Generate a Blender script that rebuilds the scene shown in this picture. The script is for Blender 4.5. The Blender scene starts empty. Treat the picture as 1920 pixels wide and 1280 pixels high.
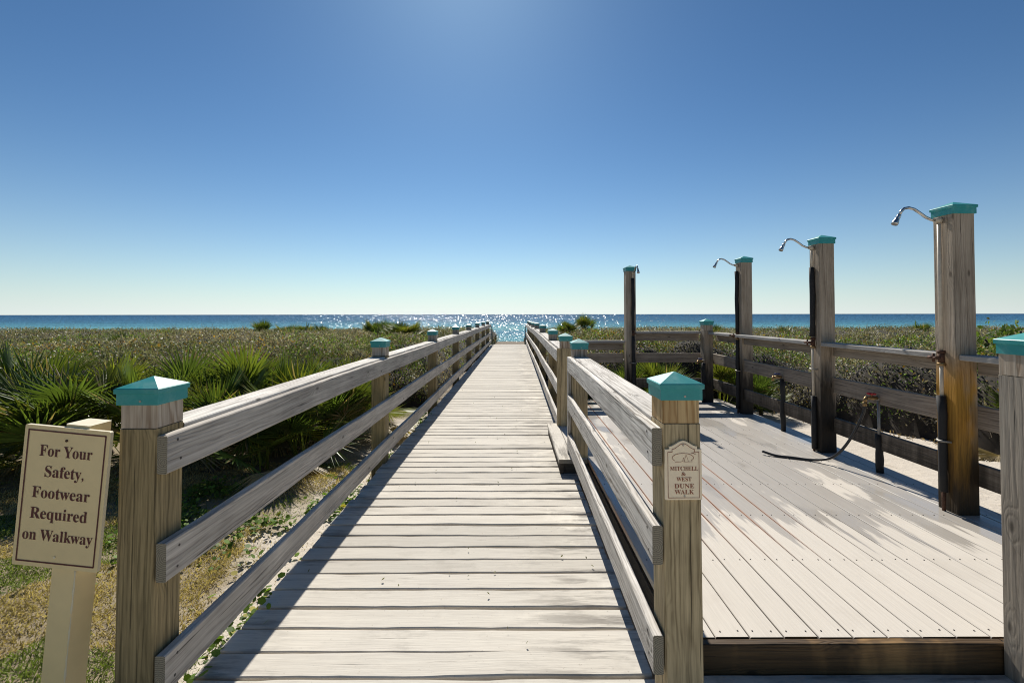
import bpy, math, random
import numpy as np
from mathutils import Vector, Matrix, noise as mnoise

# ------------------------------------------------------------------ camera, sky, sun, exposure
scene = bpy.context.scene
COL = scene.collection
R = math.radians
rnd = random.Random(7)

cam = bpy.data.cameras.new('camera')
cam.lens = 16.0; cam.sensor_width = 36.0
cam.clip_start = 0.05; cam.clip_end = 80000
cam.shift_x = 0.0
cam.shift_y = -0.0345
cam_o = bpy.data.objects.new('camera', cam); COL.objects.link(cam_o)
cam_o.location = (0, 0, 1.5)
cam_o.rotation_euler = (R(90 + 1.03), R(0.08), 0)
scene.camera = cam_o

SUN_EL, SUN_AZ = 43.0, -6.3          # degrees; azimuth measured from +Y towards +X
sun_dir = Vector((math.sin(R(SUN_AZ)) * math.cos(R(SUN_EL)), math.cos(R(SUN_AZ)) * math.cos(R(SUN_EL)), math.sin(R(SUN_EL))))
world = bpy.data.worlds.new('World'); scene.world = world
world.use_nodes = True
wt = world.node_tree
sky = wt.nodes.new('ShaderNodeTexSky')
sky.sky_type = 'NISHITA'; sky.sun_disc = False
sky.sun_elevation = R(SUN_EL); sky.sun_rotation = R(SUN_AZ)
sky.altitude = 0; sky.air_density = 0.95; sky.dust_density = 0.26; sky.ozone_density = 6.0
bg = wt.nodes['Background']; bg.inputs['Strength'].default_value = 0.069
tint = wt.nodes.new('ShaderNodeMix'); tint.data_type = 'RGBA'; tint.blend_type = 'MULTIPLY'   # white balance of the picture
tint.inputs['Factor'].default_value = 1.0; tint.inputs['B'].default_value = (.92, 1.0, 1.03, 1)
gam = wt.nodes.new('ShaderNodeGamma'); gam.inputs[1].default_value = 1.25
t2 = wt.nodes.new('ShaderNodeMix'); t2.data_type = 'RGBA'; t2.blend_type = 'MULTIPLY'; t2.inputs['Factor'].default_value = 1.0
KS = .085
tint.inputs['B'].default_value = (.82 * KS, 1.01 * KS, .98 * KS, 1); t2.inputs['B'].default_value = (1 / KS, 1 / KS, 1 / KS, 1)
wt.links.new(sky.outputs[0], tint.inputs['A']); wt.links.new(tint.outputs['Result'], gam.inputs[0])
hsv = wt.nodes.new('ShaderNodeHueSaturation'); hsv.inputs['Saturation'].default_value = .98
wt.links.new(gam.outputs[0], hsv.inputs['Color']); wt.links.new(hsv.outputs[0], t2.inputs['A']); # sea haze: the air whitens towards the horizon, most below the sun
tc = wt.nodes.new('ShaderNodeTexCoord'); sx = wt.nodes.new('ShaderNodeSeparateXYZ'); wt.links.new(tc.outputs['Generated'], sx.inputs[0])
def wmath(op, a, b):
    x = wt.nodes.new('ShaderNodeMath'); x.operation = op
    for i, v in enumerate((a, b)):
        if isinstance(v, (int, float)): x.inputs[i].default_value = v
        else: wt.links.new(v, x.inputs[i])
    return x.outputs[0]
hz = wmath('MULTIPLY', wmath('POWER', 2.718, wmath('MULTIPLY', wmath('MAXIMUM', sx.outputs[2], 0.0), -10.5)), .86)
dt = wt.nodes.new('ShaderNodeVectorMath'); dt.operation = 'DOT_PRODUCT'; wt.links.new(tc.outputs['Generated'], dt.inputs[0])
dt.inputs[1].default_value = (math.sin(R(SUN_AZ)), math.cos(R(SUN_AZ)), 0)
hb = wmath('ADD', .62, wmath('MULTIPLY', wmath('MAXIMUM', dt.outputs['Value'], 0.0), .40))
hc = wt.nodes.new('ShaderNodeMix'); hc.data_type = 'RGBA'; hc.blend_type = 'MULTIPLY'; hc.inputs['Factor'].default_value = 1
hc.inputs['A'].default_value = (9.4, 10.2, 10.1, 1); wt.links.new(hb, hc.inputs['B'])
hm = wt.nodes.new('ShaderNodeMix'); hm.data_type = 'RGBA'
wt.links.new(hz, hm.inputs['Factor']); wt.links.new(t2.outputs['Result'], hm.inputs['A']); wt.links.new(hc.outputs['Result'], hm.inputs['B'])
wt.links.new(hm.outputs['Result'], bg.inputs[0])

sl = bpy.data.lights.new('sun', 'SUN'); sl.energy = 4.6; sl.angle = R(0.53); sl.color = (1.0, 0.95, 0.86)
so = bpy.data.objects.new('sun', sl); COL.objects.link(so)
so.rotation_euler = (-sun_dir).to_track_quat('-Z', 'Y').to_euler(); so.location = (0, 10, 30)

scene.view_settings.view_transform = 'Standard'; scene.view_settings.look = 'None'
scene.view_settings.exposure = 0.45; scene.view_settings.gamma = 1.0
scene.cycles.max_bounces = 6
scene.cycles.filter_width = 1.05
scene.cycles.transparent_max_bounces = 4

# ------------------------------------------------------------------ helpers: objects
WLOC = {}
def props(o, label=None, cat=None, group=None, kind=None):
    if label: o['label'] = label
    if cat: o['category'] = cat
    if group: o['group'] = group
    if kind: o['kind'] = kind
    return o
def thing(name, loc, label, cat, group=None, rot=(0, 0, 0)):
    o = bpy.data.objects.new(name, None); COL.objects.link(o)
    o.empty_display_size = .1
    o.location = loc; o.rotation_euler = rot
    WLOC[o.name] = Vector(loc)
    return props(o, label, cat, group)
def link_mesh(name, me, parent=None, origin=None):
    o = bpy.data.objects.new(name, me); COL.objects.link(o)
    org = Vector(origin) if origin is not None else Vector((0, 0, 0))
    if parent is not None:
        o.parent = parent
        o.location = org - WLOC[parent.name]
    else:
        o.location = org
    WLOC[o.name] = org
    return o

class MB:
    """collects shapes in world coordinates; build() links them as ONE mesh object"""
    def __init__(s):
        s.v = []; s.f = []; s.uv = []; s.mi = []; s.tone = []; s.sm = []
    def poly(s, pts, uvs=None, mi=0, tone=(.5, .5, .5), smooth=False):
        b = len(s.v); s.v += [tuple(p) for p in pts]
        s.face(list(range(b, b + len(pts))), uvs or [(p[0], p[1]) for p in pts], mi, tone, smooth)
    def face(s, idx, uvs, mi, tone, smooth=False):
        s.f.append(idx); s.uv.append(uvs); s.mi.append(mi); s.tone.append(tone); s.sm.append(smooth)
    def beam(s, p, a, b, L, w, t, n=1, ch=.004, jit=(0, 0, 0), tone=None, mats=(0, 1), path=None, vflip=0):
        """board from p along a (length L); width w along b, thickness t along a x b. jit=(edge, height, end)"""
        a = Vector(a).normalized(); b = Vector(b).normalized(); c = a.cross(b).normalized(); p = Vector(p)
        if tone is None: tone = (rnd.uniform(.35, .65), rnd.random(), rnd.random())
        su, sv = rnd.uniform(0, 50), rnd.uniform(0, 50)
        hw, ht = w / 2, t / 2
        prof = [(-hw + ch, -ht), (hw - ch, -ht), (hw, -ht + ch), (hw, ht - ch), (hw - ch, ht), (-hw + ch, ht), (-hw, ht - ch), (-hw, -ht + ch)]
        per = [0]
        for i in range(8):
            q0, q1 = prof[i], prof[(i + 1) % 8]
            per.append(per[-1] + math.hypot(q1[0] - q0[0], q1[1] - q0[1]))
        ph = [rnd.uniform(0, 100) for _ in range(4)]
        def nz(k, x): return mnoise.noise(Vector((x * 3.1 + ph[k], ph[k] * .37, 0))) + .6 * mnoise.noise(Vector((x * 11 + ph[k], 5.1, ph[k])))
        base = len(s.v)
        e0, e1 = rnd.uniform(-1, 1) * jit[2], rnd.uniform(-1, 1) * jit[2]
        for k in range(n + 1):
            x = L * k / n
            xx = x + (e0 * (1 - k / n) + e1 * (k / n))
            jm, jp, jz = nz(0, x) * jit[0], nz(1, x) * jit[0], nz(2, x) * jit[1]
            ofs = path(k / n) if path else Vector((0, 0, 0))
            for (q0, q1) in prof:
                bb = q0 + (jp if q0 > 0 else jm)
                s.v.append(tuple(p + a * xx + b * bb + c * (q1 + jz) + ofs))
        for k in range(n):
            u0, u1 = su + L * k / n, su + L * (k + 1) / n
            for i in range(8):
                j = (i + 1) % 8
                r0, r1 = base + 8 * k, base + 8 * (k + 1)
                s.face([r0 + i, r0 + j, r1 + j, r1 + i], [(u0, sv + per[i]), (u0, sv + per[i + 1]), (u1, sv + per[i + 1]), (u1, sv + per[i])], mats[0], tone)
        px, py = rnd.uniform(-.03, .03), rnd.uniform(-.03, .03)
        fe = [(q[0] + px, q[1] + py) for q in prof]
        s.face([base + i for i in range(8)][::-1], fe[::-1], mats[1], tone)
        s.face([base + 8 * n + i for i in range(8)], fe, mats[1], tone)
    def rings(s, c, rs, mi=0, tone=(.5, .5, .5)):
        """stack of square rings (half, z) about c"""
        base = len(s.v); cx, cy, cz = c
        for h, z in rs:
            for sx, sy in ((-1, -1), (1, -1), (1, 1), (-1, 1)): s.v.append((cx + sx * h, cy + sy * h, cz + z))
        for k in range(len(rs) - 1):
            for i in range(4):
                j = (i + 1) % 4; a, b = base + 4 * k, base + 4 * (k + 1)
                s.face([a + i, a + j, b + j, b + i], [(0, 0), (1, 0), (1, 1), (0, 1)], mi, tone)
        s.face([base + 3, base + 2, base + 1, base], [(0, 0)] * 4, mi, tone)
        e = base + 4 * (len(rs) - 1)
        s.face([e, e + 1, e + 2, e + 3], [(0, 0)] * 4, mi, tone)
    def tube(s, pts, r, n=10, mi=0, tone=(.5, .5, .5), cap=True):
        pts = [Vector(p) for p in pts]
        rr = r if isinstance(r, (list, tuple)) else [r] * len(pts)
        base = len(s.v); up = None
        for k, p in enumerate(pts):
            d = (pts[min(k + 1, len(pts) - 1)] - pts[max(k - 1, 0)]).normalized()
            if up is None:
                up = Vector((0, 0, 1)) if abs(d.z) < .9 else Vector((1, 0, 0))
            x = d.cross(up).normalized(); up = x.cross(d).normalized()
            for i in range(n):
                t = 2 * math.pi * i / n
                s.v.append(tuple(p + (x * math.cos(t) + up * math.sin(t)) * rr[k]))
        for k in range(len(pts) - 1):
            for i in range(n):
                j = (i + 1) % n; a, b = base + n * k, base + n * (k + 1)
                s.face([a + i, a + j, b + j, b + i], [(k, i / n), (k, (i + 1) / n), (k + 1, (i + 1) / n), (k + 1, i / n)], mi, tone, True)
        if cap:
            s.face([base + i for i in range(n)][::-1], [(0, 0)] * n, mi, tone)
            e = base + n * (len(pts) - 1)
            s.face([e + i for i in range(n)], [(0, 0)] * n, mi, tone)
    def disc(s, p, nrm, r, mi=0, h=.002, n=8):
        nrm = Vector(nrm).normalized(); s.tube([Vector(p) - nrm * .001, Vector(p) + nrm * h], r, n, mi)
    def box(s, lo, hi, mi=0, ch=.002, tone=None):
        lo, hi = Vector(lo), Vector(hi); d = hi - lo
        s.beam((lo.x, (lo.y + hi.y) / 2, (lo.z + hi.z) / 2), (1, 0, 0), (0, 1, 0), d.x, d.y, d.z, 1, ch, tone=tone, mats=(mi, mi))
    def build(s, name, mats, parent=None, origin=None):
        if origin is None: origin = WLOC[parent.name] if parent is not None else (0, 0, 0)
        og = np.array(origin, float)
        me = bpy.data.meshes.new(name)
        me.from_pydata((np.array(s.v, float) - og).tolist(), [], s.f)
        uvl = me.uv_layers.new(name='UVMap')
        flat = np.array([c for f in s.uv for q in f for c in q], np.float32)
        uvl.data.foreach_set('uv', flat)
        at = me.attributes.new('tone', 'FLOAT_COLOR', 'CORNER')
        tl = np.array([c for f, t in zip(s.f, s.tone) for _ in f for c in (t[0], t[1], t[2], 1.0)], np.float32)
        at.data.foreach_set('color', tl)
        for m in (mats if isinstance(mats, (list, tuple)) else [mats]): me.materials.append(m)
        me.polygons.foreach_set('material_index', np.array(s.mi, np.int32))
        me.polygons.foreach_set('use_smooth', np.array(s.sm, bool))
        me.update()
        return link_mesh(name, me, parent, origin)

# ------------------------------------------------------------------ helpers: materials
class NT:
    def __init__(s, name):
        s.m = bpy.data.materials.new(name); s.m.use_nodes = True
        s.t = s.m.node_tree; s.b = s.t.nodes['Principled BSDF']; s.out = s.t.nodes['Material Output']
    def n(s, typ, **kw):
        x = s.t.nodes.new(typ)
        for k, v in kw.items(): setattr(x, k, v)
        return x
    def put(s, sock, v):
        if isinstance(v, bpy.types.NodeSocket): s.t.links.new(v, sock)
        elif isinstance(v, bpy.types.Node): s.t.links.new(v.outputs[0], sock)
        elif isinstance(v, (tuple, list)) and len(v) == 3 and sock.type == 'RGBA': sock.default_value = (*v, 1)
        elif sock.type == 'RGBA' and isinstance(v, (int, float)): sock.default_value = (v, v, v, 1)
        else: sock.default_value = v
    def math(s, op, a, b=None, c=None, clamp=False):
        x = s.n('ShaderNodeMath', operation=op, use_clamp=clamp)
        s.put(x.inputs[0], a)
        if b is not None: s.put(x.inputs[1], b)
        if c is not None: s.put(x.inputs[2], c)
        return x.outputs[0]
    def vmul(s, v, k):
        x = s.n('ShaderNodeVectorMath', operation='MULTIPLY'); s.put(x.inputs[0], v); x.inputs[1].default_value = k; return x.outputs[0]
    def vadd(s, v, k):
        x = s.n('ShaderNodeVectorMath', operation='ADD'); s.put(x.inputs[0], v); s.put(x.inputs[1], k); return x.outputs[0]
    def noise(s, v, scale=1, detail=2, rough=.5, out=0, dist=0):
        x = s.n('ShaderNodeTexNoise'); s.put(x.inputs['Vector'], v)
        x.inputs['Scale'].default_value = scale; x.inputs['Detail'].default_value = detail; x.inputs['Roughness'].default_value = rough
        x.inputs['Distortion'].default_value = dist
        return x.outputs[out]
    def ramp(s, f, stops, interp='LINEAR'):
        x = s.n('ShaderNodeValToRGB'); s.put(x.inputs[0], f); cr = x.color_ramp; cr.interpolation = interp
        while len(cr.elements) < len(stops): cr.elements.new(.5)
        for e, (p, c) in zip(cr.elements, stops):
            e.position = p; e.color = (c, c, c, 1) if isinstance(c, (int, float)) else (*c, 1)
        return x.outputs[0]
    def step(s, f, a, b):
        x = s.n('ShaderNodeMapRange'); x.interpolation_type = 'SMOOTHSTEP'
        s.put(x.inputs['Value'], f); s.put(x.inputs['From Min'], a); s.put(x.inputs['From Max'], b)
        return x.outputs[0]
    def mix(s, f, a, b, typ='MIX'):
        x = s.n('ShaderNodeMix', data_type='RGBA', blend_type=typ)
        s.put(x.inputs['Factor'], f); s.put(x.inputs['A'], a); s.put(x.inputs['B'], b)
        return x.outputs['Result']
    def uv(s): return s.n('ShaderNodeUVMap', uv_map='UVMap').outputs[0]
    def geo(s): return s.n('ShaderNodeNewGeometry').outputs['Position']
    def attr(s, nm): return s.n('ShaderNodeAttribute', attribute_name=nm)
    def sep(s, v):
        x = s.n('ShaderNodeSeparateXYZ'); s.put(x.inputs[0], v); return x.outputs
    def bump(s, h, strength=.3, dist=.01):
        x = s.n('ShaderNodeBump'); s.put(x.inputs['Height'], h); x.inputs['Strength'].default_value = strength; x.inputs['Distance'].default_value = dist
        s.t.links.new(x.outputs[0], s.b.inputs['Normal']); return x
    def color(s, c): s.put(s.b.inputs['Base Color'], c)
    def rough(s, r): s.put(s.b.inputs['Roughness'], r)

def plain(name, col, rough=.5, metal=0, spec=.5, nz=.12, scale=30):
    M = NT(name)
    f = M.noise(M.geo(), scale, 4, .6)
    d = tuple(c * (1 - nz * 2) for c in col); l = tuple(min(1, c * (1 + nz * 1.4)) for c in col)
    M.color(M.mix(f, d, l)); M.rough(rough); M.b.inputs['Metallic'].default_value = metal
    M.b.inputs['Specular IOR Level'].default_value = spec
    return M.m

def wood(name, light, dark, ring=.5, fine=.6, crack=.7, knot=.8, stain=None, stain_z=None, patch=None, bump=.5, rough=.8, ringscale=1.0):
    M = NT(name)
    uv = M.uv(); t = M.attr('tone'); tr = M.sep(t.outputs['Vector'])
    off = M.n('ShaderNodeCombineXYZ'); M.put(off.inputs[2], M.math('MULTIPLY', tr[1], 40.0))
    p = M.vadd(uv, off.outputs[0])
    # knots bend the grain around themselves
    vo = M.n('ShaderNodeTexVoronoi', feature='F1', voronoi_dimensions='2D'); M.put(vo.inputs['Vector'], M.vmul(p, (5.0, 12.0, 1))); vo.inputs['Scale'].default_value = 1
    kd = vo.outputs['Distance']; kr = M.sep(vo.outputs['Color'])[0]
    has = M.math('GREATER_THAN', kr, .90)
    bend = M.math('MULTIPLY', M.math('SUBTRACT', 1.0, M.step(kd, .05, .62)), has)
    warp = M.noise(M.vmul(p, (1.3, 8, 1)), 1, 4, .55)
    y = M.sep(uv)[1]
    ph = M.math('ADD', M.math('ADD', M.math('MULTIPLY', y, 55.0 * ringscale), M.math('MULTIPLY', warp, 6.5)), M.math('MULTIPLY', bend, 2.2))
    sn = M.math('SINE', M.math('MULTIPLY', ph, 6.283))
    rg = M.math('POWER', M.math('MULTIPLY_ADD', sn, .5, .5), 2.2)
    rg = M.math('MULTIPLY', rg, M.step(M.noise(M.vmul(p, (.9, 16, 1)), 1, 3, .6), .30, .62))
    fn = M.noise(M.vmul(p, (4, 150, 1)), 1, 4, .7)
    md = M.noise(M.vmul(p, (1.5, 45, 1)), 1, 3, .6)
    f = M.math('ADD', M.math('MULTIPLY', rg, ring * .6), M.math('ADD', M.math('MULTIPLY', M.step(fn, .3, .7), fine * .45), M.math('MULTIPLY', M.step(md, .3, .7), .4)), clamp=True)
    col = M.mix(f, light, dark)
    col = M.mix(1.0, col, M.ramp(tr[0], [(0, .62), (1, 1.32)]), 'MULTIPLY')
    big = M.noise(M.vadd(M.geo(), off.outputs[0]), 2.3, 4, .6)
    col = M.mix(1.0, col, M.ramp(big, [(.3, .78), (.7, 1.12)]), 'MULTIPLY')
    cr = M.math('MULTIPLY', M.step(M.noise(M.vmul(p, (1.5, 75, 1)), 1, 4, .6), .63, .69), crack)
    col = M.mix(cr, col, tuple(c * .16 for c in dark))
    kn = M.math('MULTIPLY', M.math('SUBTRACT', 1.0, M.step(kd, .04, .17)), M.math('MULTIPLY', has, knot))
    col = M.mix(kn, col, tuple(c * .42 for c in dark))
    if patch is not None:       # broad patches of another weathering colour
        pn = M.step(M.noise(M.vadd(M.vmul(M.geo(), (2.2, 2.2, .8)), off.outputs[0]), 1.3, 4, .6), patch[1], patch[1] + .16)
        if len(patch) > 3: pn = M.math('MULTIPLY', pn, M.math('SUBTRACT', 1.0, M.step(M.sep(M.geo())[2], patch[3] - .25, patch[3] + .1)))
        col = M.mix(M.math('MULTIPLY', pn, patch[2]), col, M.mix(f, patch[0], tuple(c * .55 for c in patch[0])))
    if stain is not None:
        g = M.geo(); z = M.sep(g)[2]
        sn2 = M.noise(M.vmul(g, (9, 9, 1.1)), 1, 5, .65)
        if stain_z is not None:
            lim = M.math('ADD', M.math('MULTIPLY', M.math('SUBTRACT', sn2, .5), stain_z[2]), z)
            sf = M.math('SUBTRACT', 1.0, M.step(lim, stain_z[0], stain_z[1]))
        else: sf = M.step(sn2, .5, .66)
        col = M.mix(M.math('MULTIPLY', sf, stain[3]), col, stain[:3])
    M.color(col); M.rough(rough); M.b.inputs['Specular IOR Level'].default_value = .25
    h = M.math('SUBTRACT', M.math('ADD', M.math('MULTIPLY', fn, .5), M.math('MULTIPLY', M.math('SUBTRACT', 1.0, rg), .5)), M.math('MULTIPLY', cr, 1.6))
    M.bump(h, bump, .004)
    return M.m

def end_grain(name, light, dark):
    M = NT(name); uv = M.uv()
    d = M.n('ShaderNodeVectorMath', operation='LENGTH'); M.put(d.inputs[0], M.vadd(uv, (0.012, -.02, 0)))
    w = M.noise(uv, 35, 3, .6)
    sn = M.math('SINE', M.math('ADD', M.math('MULTIPLY', d.outputs['Value'], 900.0), M.math('MULTIPLY', w, 5.0)))
    f = M.math('MULTIPLY_ADD', sn, .35, .5)
    col = M.mix(f, light, dark)
    col = M.mix(M.math('MULTIPLY', M.step(M.noise(uv, 160, 3, .6), .58, .68), .7), col, tuple(c * .3 for c in dark))
    M.color(col); M.rough(.9); M.bump(f, .3, .002)
    return M.m

# woods (real-world reflectances)
W_RAIL = wood('weathered_grey_rail_wood', (.80, .755, .69), (.25, .22, .185), ring=.95, fine=.5, crack=.75, ringscale=.8)
W_RAIL_L = wood('grey_rail_wood', (.68, .62, .545), (.24, .21, .18), ring=.5, fine=.8, crack=.8, ringscale=.9)
W_END = end_grain('end_grain_grey', (.34, .30, .22), (.14, .12, .085))
W_POST = wood('brown_post_wood', (.45, .345, .18), (.115, .088, .042), ring=.45, fine=.95, crack=.7, stain=(.05, .05, .025, .7), stain_z=(-.1, .35, .5))
W_POST_R = wood('tan_post_wood', (.60, .475, .285), (.19, .145, .075), ring=.65, fine=.85, crack=.8, ringscale=.8)
W_BLOCK = wood('pale_block_wood', (.66, .47, .24), (.30, .165, .06), ring=1.1, fine=.3, crack=.4, knot=.6, ringscale=.7)
W_BLOCK_G = wood('greyed_block_wood', (.58, .49, .385), (.24, .165, .105), ring=1.1, fine=.4, crack=.4, knot=.7, ringscale=.6)
W_SHOWER = wood('shower_post_wood', (.50, .415, .32), (.20, .155, .11), ring=.55, fine=.6, crack=.7, stain=(.018, .015, .012, .97), stain_z=(.50, 1.15, 1.5), patch=((.42, .22, .03), .60, .55))
W_SHOWER_O = wood('orange_stained_post_wood', (.54, .45, .35), (.22, .17, .12), ring=.6, fine=.7, crack=.8, stain=(.022, .018, .013, .95), stain_z=(.30, .95, 1.2), patch=((.50, .25, .03), .40, .95, 1.22))
W_GATE = wood('grey_gate_post_wood', (.40, .35, .285), (.19, .16, .125), ring=.3, fine=.9, crack=.9, knot=.8, ringscale=.6)
W_DECKRAIL = wood('dark_stained_rail_wood', (.40, .335, .265), (.13, .10, .075), ring=.6, fine=.8, crack=.8, stain=(.02, .017, .013, .85), stain_z=(.25, .8, .9))
W_CAPR = wood('deck_cap_board_wood', (.42, .40, .37), (.25, .23, .21), ring=.4, fine=.6, crack=.7)
W_FASCIA = wood('wet_dark_fascia_wood', (.13, .078, .034), (.03, .02, .012), ring=.6, fine=.8, crack=.9, patch=((.34, .20, .08), .50, .8), rough=.55)

def walkway_mat():
    M = NT('pale_weathered_walkway_boards'); uv = M.uv(); g = M.geo(); t = M.attr('tone'); tr = M.sep(t.outputs['Vector'])
    off = M.n('ShaderNodeCombineXYZ'); M.put(off.inputs[2], M.math('MULTIPLY', tr[1], 40.0))
    p = M.vadd(uv, off.outputs[0])
    fn = M.noise(M.vmul(p, (4, 150, 1)), 1, 4, .65)
    md = M.noise(M.vmul(p, (2.2, 14, 1)), 1, 5, .65)
    big = M.noise(g, 1.7, 6, .65)
    col = M.mix(M.step(fn, .25, .75), (.60, .56, .49), (.51, .47, .41))
    col = M.mix(1.0, col, M.ramp(tr[0], [(0, .72), (.5, 1.0), (1, 1.12)]), 'MULTIPLY')
    sp = M.sep(g)
    # scuffed dark grain to the right hand side and blown white sand
    edge = M.step(sp[0], -.15, .5)
    edl = M.math('SUBTRACT', 1.0, M.step(sp[0], -1.28, -.95))
    sc = M.math('MULTIPLY', M.step(md, .47, .66), M.math('ADD', M.math('MULTIPLY', M.math('MAXIMUM', edge, edl), .78), .10))
    col = M.mix(sc, col, (.22, .20, .175))
    sd = M.math('MULTIPLY', M.step(big, .52, .66), M.math('MULTIPLY_ADD', edge, .7, .2))
    col = M.mix(sd, col, (.72, .67, .58))
    st = M.step(M.noise(M.vadd(M.vmul(g, (3.2, 5, 1)), off.outputs[0]), 1, 5, .7), .56, .72)
    col = M.mix(M.math('MULTIPLY', st, .32), col, (.30, .275, .235))
    ck = M.math('MULTIPLY', M.step(M.noise(M.vmul(p, (2.2, 95, 1)), 1, 3, .6), .68, .74), .55)
    col = M.mix(ck, col, (.16, .14, .12))
    sm = M.step(M.noise(g, 55, 3, .6), .66, .72)
    col = M.mix(M.math('MULTIPLY', sm, .4), col, (.24, .2, .16))
    M.color(col); M.rough(.85); M.b.inputs['Specular IOR Level'].default_value = .2
    M.bump(M.math('SUBTRACT', M.math('ADD', M.math('MULTIPLY', fn, .5), md), ck), .5, .005)
    return M.m
W_WALK = walkway_mat()
W_WALK_END = end_grain('walkway_board_end', (.3, .27, .22), (.12, .10, .08))

def deck_mat():
    M = NT('pale_deck_boards_with_wet_patch'); uv = M.uv(); g = M.geo(); t = M.attr('tone'); tr = M.sep(t.outputs['Vector'])
    off = M.n('ShaderNodeCombineXYZ'); M.put(off.inputs[2], M.math('MULTIPLY', tr[1], 40.0))
    p = M.vadd(uv, off.outputs[0]); sp = M.sep(g)
    fn = M.noise(M.vmul(p, (4, 170, 1)), 1, 4, .6)
    big = M.noise(g, 2.2, 5, .6)
    col = M.mix(M.step(fn, .25, .75), (.615, .565, .495), (.53, .485, .425))
    col = M.mix(1.0, col, M.ramp(tr[0], [(0, .92), (1, 1.06)]), 'MULTIPLY')
    col = M.mix(M.math('MULTIPLY', M.step(big, .55, .75), .3), col, (.45, .40, .34))
    # water from the showers: a wet sheet whose near edge runs out in tongues along the boards
    tongue = M.noise(M.vadd(M.vmul(g, (9.0, .55, 1)), off.outputs[0]), 1, 4, .6)
    fine_e = M.noise(g, 9, 4, .6)
    ynear = M.math('ADD', M.math('ADD', sp[1], M.math('MULTIPLY', M.math('SUBTRACT', tongue, .5), 2.4)), M.math('MULTIPLY', M.math('SUBTRACT', fine_e, .5), .22))
    ynear = M.math('ADD', ynear, M.math('MULTIPLY', M.math('SUBTRACT', sp[0], 2.0), .12))
    w1 = M.step(ynear, 2.88, 3.0)
    hole = M.step(M.noise(M.vmul(g, (3.0, .8, 1)), 1.1, 4, .6), .60, .645)
    wet = M.math('MULTIPLY', w1, M.math('SUBTRACT', 1.0, hole))
    pud = M.step(M.noise(M.vmul(g, (2.5, 1.0, 1)), .9, 3, .5), .52, .60)
    col = M.mix(M.math('MULTIPLY', wet, .8), col, M.mix(1.0, col, (.60, .60, .61), 'MULTIPLY'))
    # rust bleeding along the board joints
    v = M.math('ABSOLUTE', M.math('SUBTRACT', M.math('FRACT', M.math('DIVIDE', M.math('SUBTRACT', sp[0], .71), .1455)), .5))
    seam = M.step(v, .40, .49)
    ru = M.math('MULTIPLY', seam, M.step(M.noise(M.vmul(g, (1.4, .45, 1)), 1, 3, .6), .36, .52))
    ru = M.math('MULTIPLY', ru, M.math('MULTIPLY', M.step(sp[1], 2.4, 3.2), M.math('SUBTRACT', 1.0, M.step(sp[0], 1.6, 2.2))))
    col = M.mix(M.math('MULTIPLY', ru, .75), col, (.46, .19, .08))
    M.color(col)
    M.rough(M.mix(wet, .62, M.mix(pud, .42, .14)))
    M.put(M.b.inputs['Specular IOR Level'], M.math('MULTIPLY_ADD', wet, .35, .15))
    M.bump(fn, .12, .003)
    return M.m
W_DECK = deck_mat()

def teal_mat():
    M = NT('teal_painted_cap'); g = M.geo()
    f = M.noise(g, 22, 5, .65)
    col = M.mix(f, (.012, .225, .225), (.03, .33, .32))
    chip = M.step(M.noise(g, 48, 4, .7), .70, .73)
    col = M.mix(M.math('MULTIPLY', chip, .7), col, (.30, .42, .40))
    dst = M.step(M.noise(g, 11, 5, .7), .45, .75)
    col = M.mix(M.math('MULTIPLY', dst, .28), col, (.30, .42, .39))
    M.color(col); M.rough(M.mix(f, .36, .55)); M.b.inputs['Specular IOR Level'].default_value = .5
    M.bump(f, .12, .003); return M.m
TEAL = teal_mat()
STEEL = plain('steel_screw', (.35, .33, .30), .4, .8)
NAIL = plain('dark_nail_head', (.05, .04, .035), .6)
CHROME = plain('chrome', (.55, .54, .52), .22, 1.0, nz=.05)
PVC = plain('cream_pvc_pipe', (.55, .48, .38), .45, nz=.15)
FOAM = plain('black_foam_insulation', (.012, .012, .013), .75, nz=.3)
BRASS = plain('weathered_brass', (.30, .20, .09), .45, .7, nz=.3)
RUST = plain('rusty_valve', (.10, .045, .025), .7, .3, nz=.5, scale=90)
GALV = plain('galvanised_pipe', (.30, .28, .25), .45, .6, nz=.25)
RED = plain('red_handle', (.50, .015, .02), .4)
BLUE = plain('blue_handle', (.02, .03, .16), .4)
RUBBER = plain('black_rubber_hose', (.02, .02, .022), .35, nz=.2)
CREAM = plain('cream_sign_paint', (.80, .64, .35), .42, nz=.06, scale=12)
CREAM_E = plain('cream_sign_edge', (.74, .66, .48), .5, nz=.08)
MAROON = plain('maroon_lettering', (.085, .012, .018), .45, nz=.05)
PLQ = plain('plaque_cream', (.95, .78, .55), .45, nz=.06)
PLQ_T = plain('plaque_red_brown', (.26, .07, .03), .5, nz=.08)
GREENP = plain('green_metal_pipe', (.05, .10, .09), .4, .4)

# ------------------------------------------------------------------ terrain, beach, sea
def drift(y): return .009 * max(0.0, y - 1.7)
def zdeck(y): return -.0042 * max(0.0, y - 5.0)
def fbm(x, y, s, o=3):
    v = 0; a = 1
    for k in range(o):
        v += a * mnoise.noise(Vector((x * s, y * s, 3.3 + k))); s *= 2.1; a *= .5
    return v
SEA_Z = -6.5
def ground_z(x, y):
    if y < 44: z = -.13 - .028 * max(0, y - 7)
    elif y < 70: t = (y - 44) / 26; z = -1.17 - 3.6 * (t * t * (3 - 2 * t))
    else: z = -4.77 - 1.73 * (y - 70) / 54
    z += .05 * fbm(x, y, .7) + (.02 * fbm(x, y, 3.1) if abs(x) < 8 and y < 12 else 0)
    if y < 4 and x > -1.3 and x < 3.2: z = min(z, -.14)
    if y < 26 and -1.75 < x < 1.15: z = min(z, zdeck(y) - .15)
    return z
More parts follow.
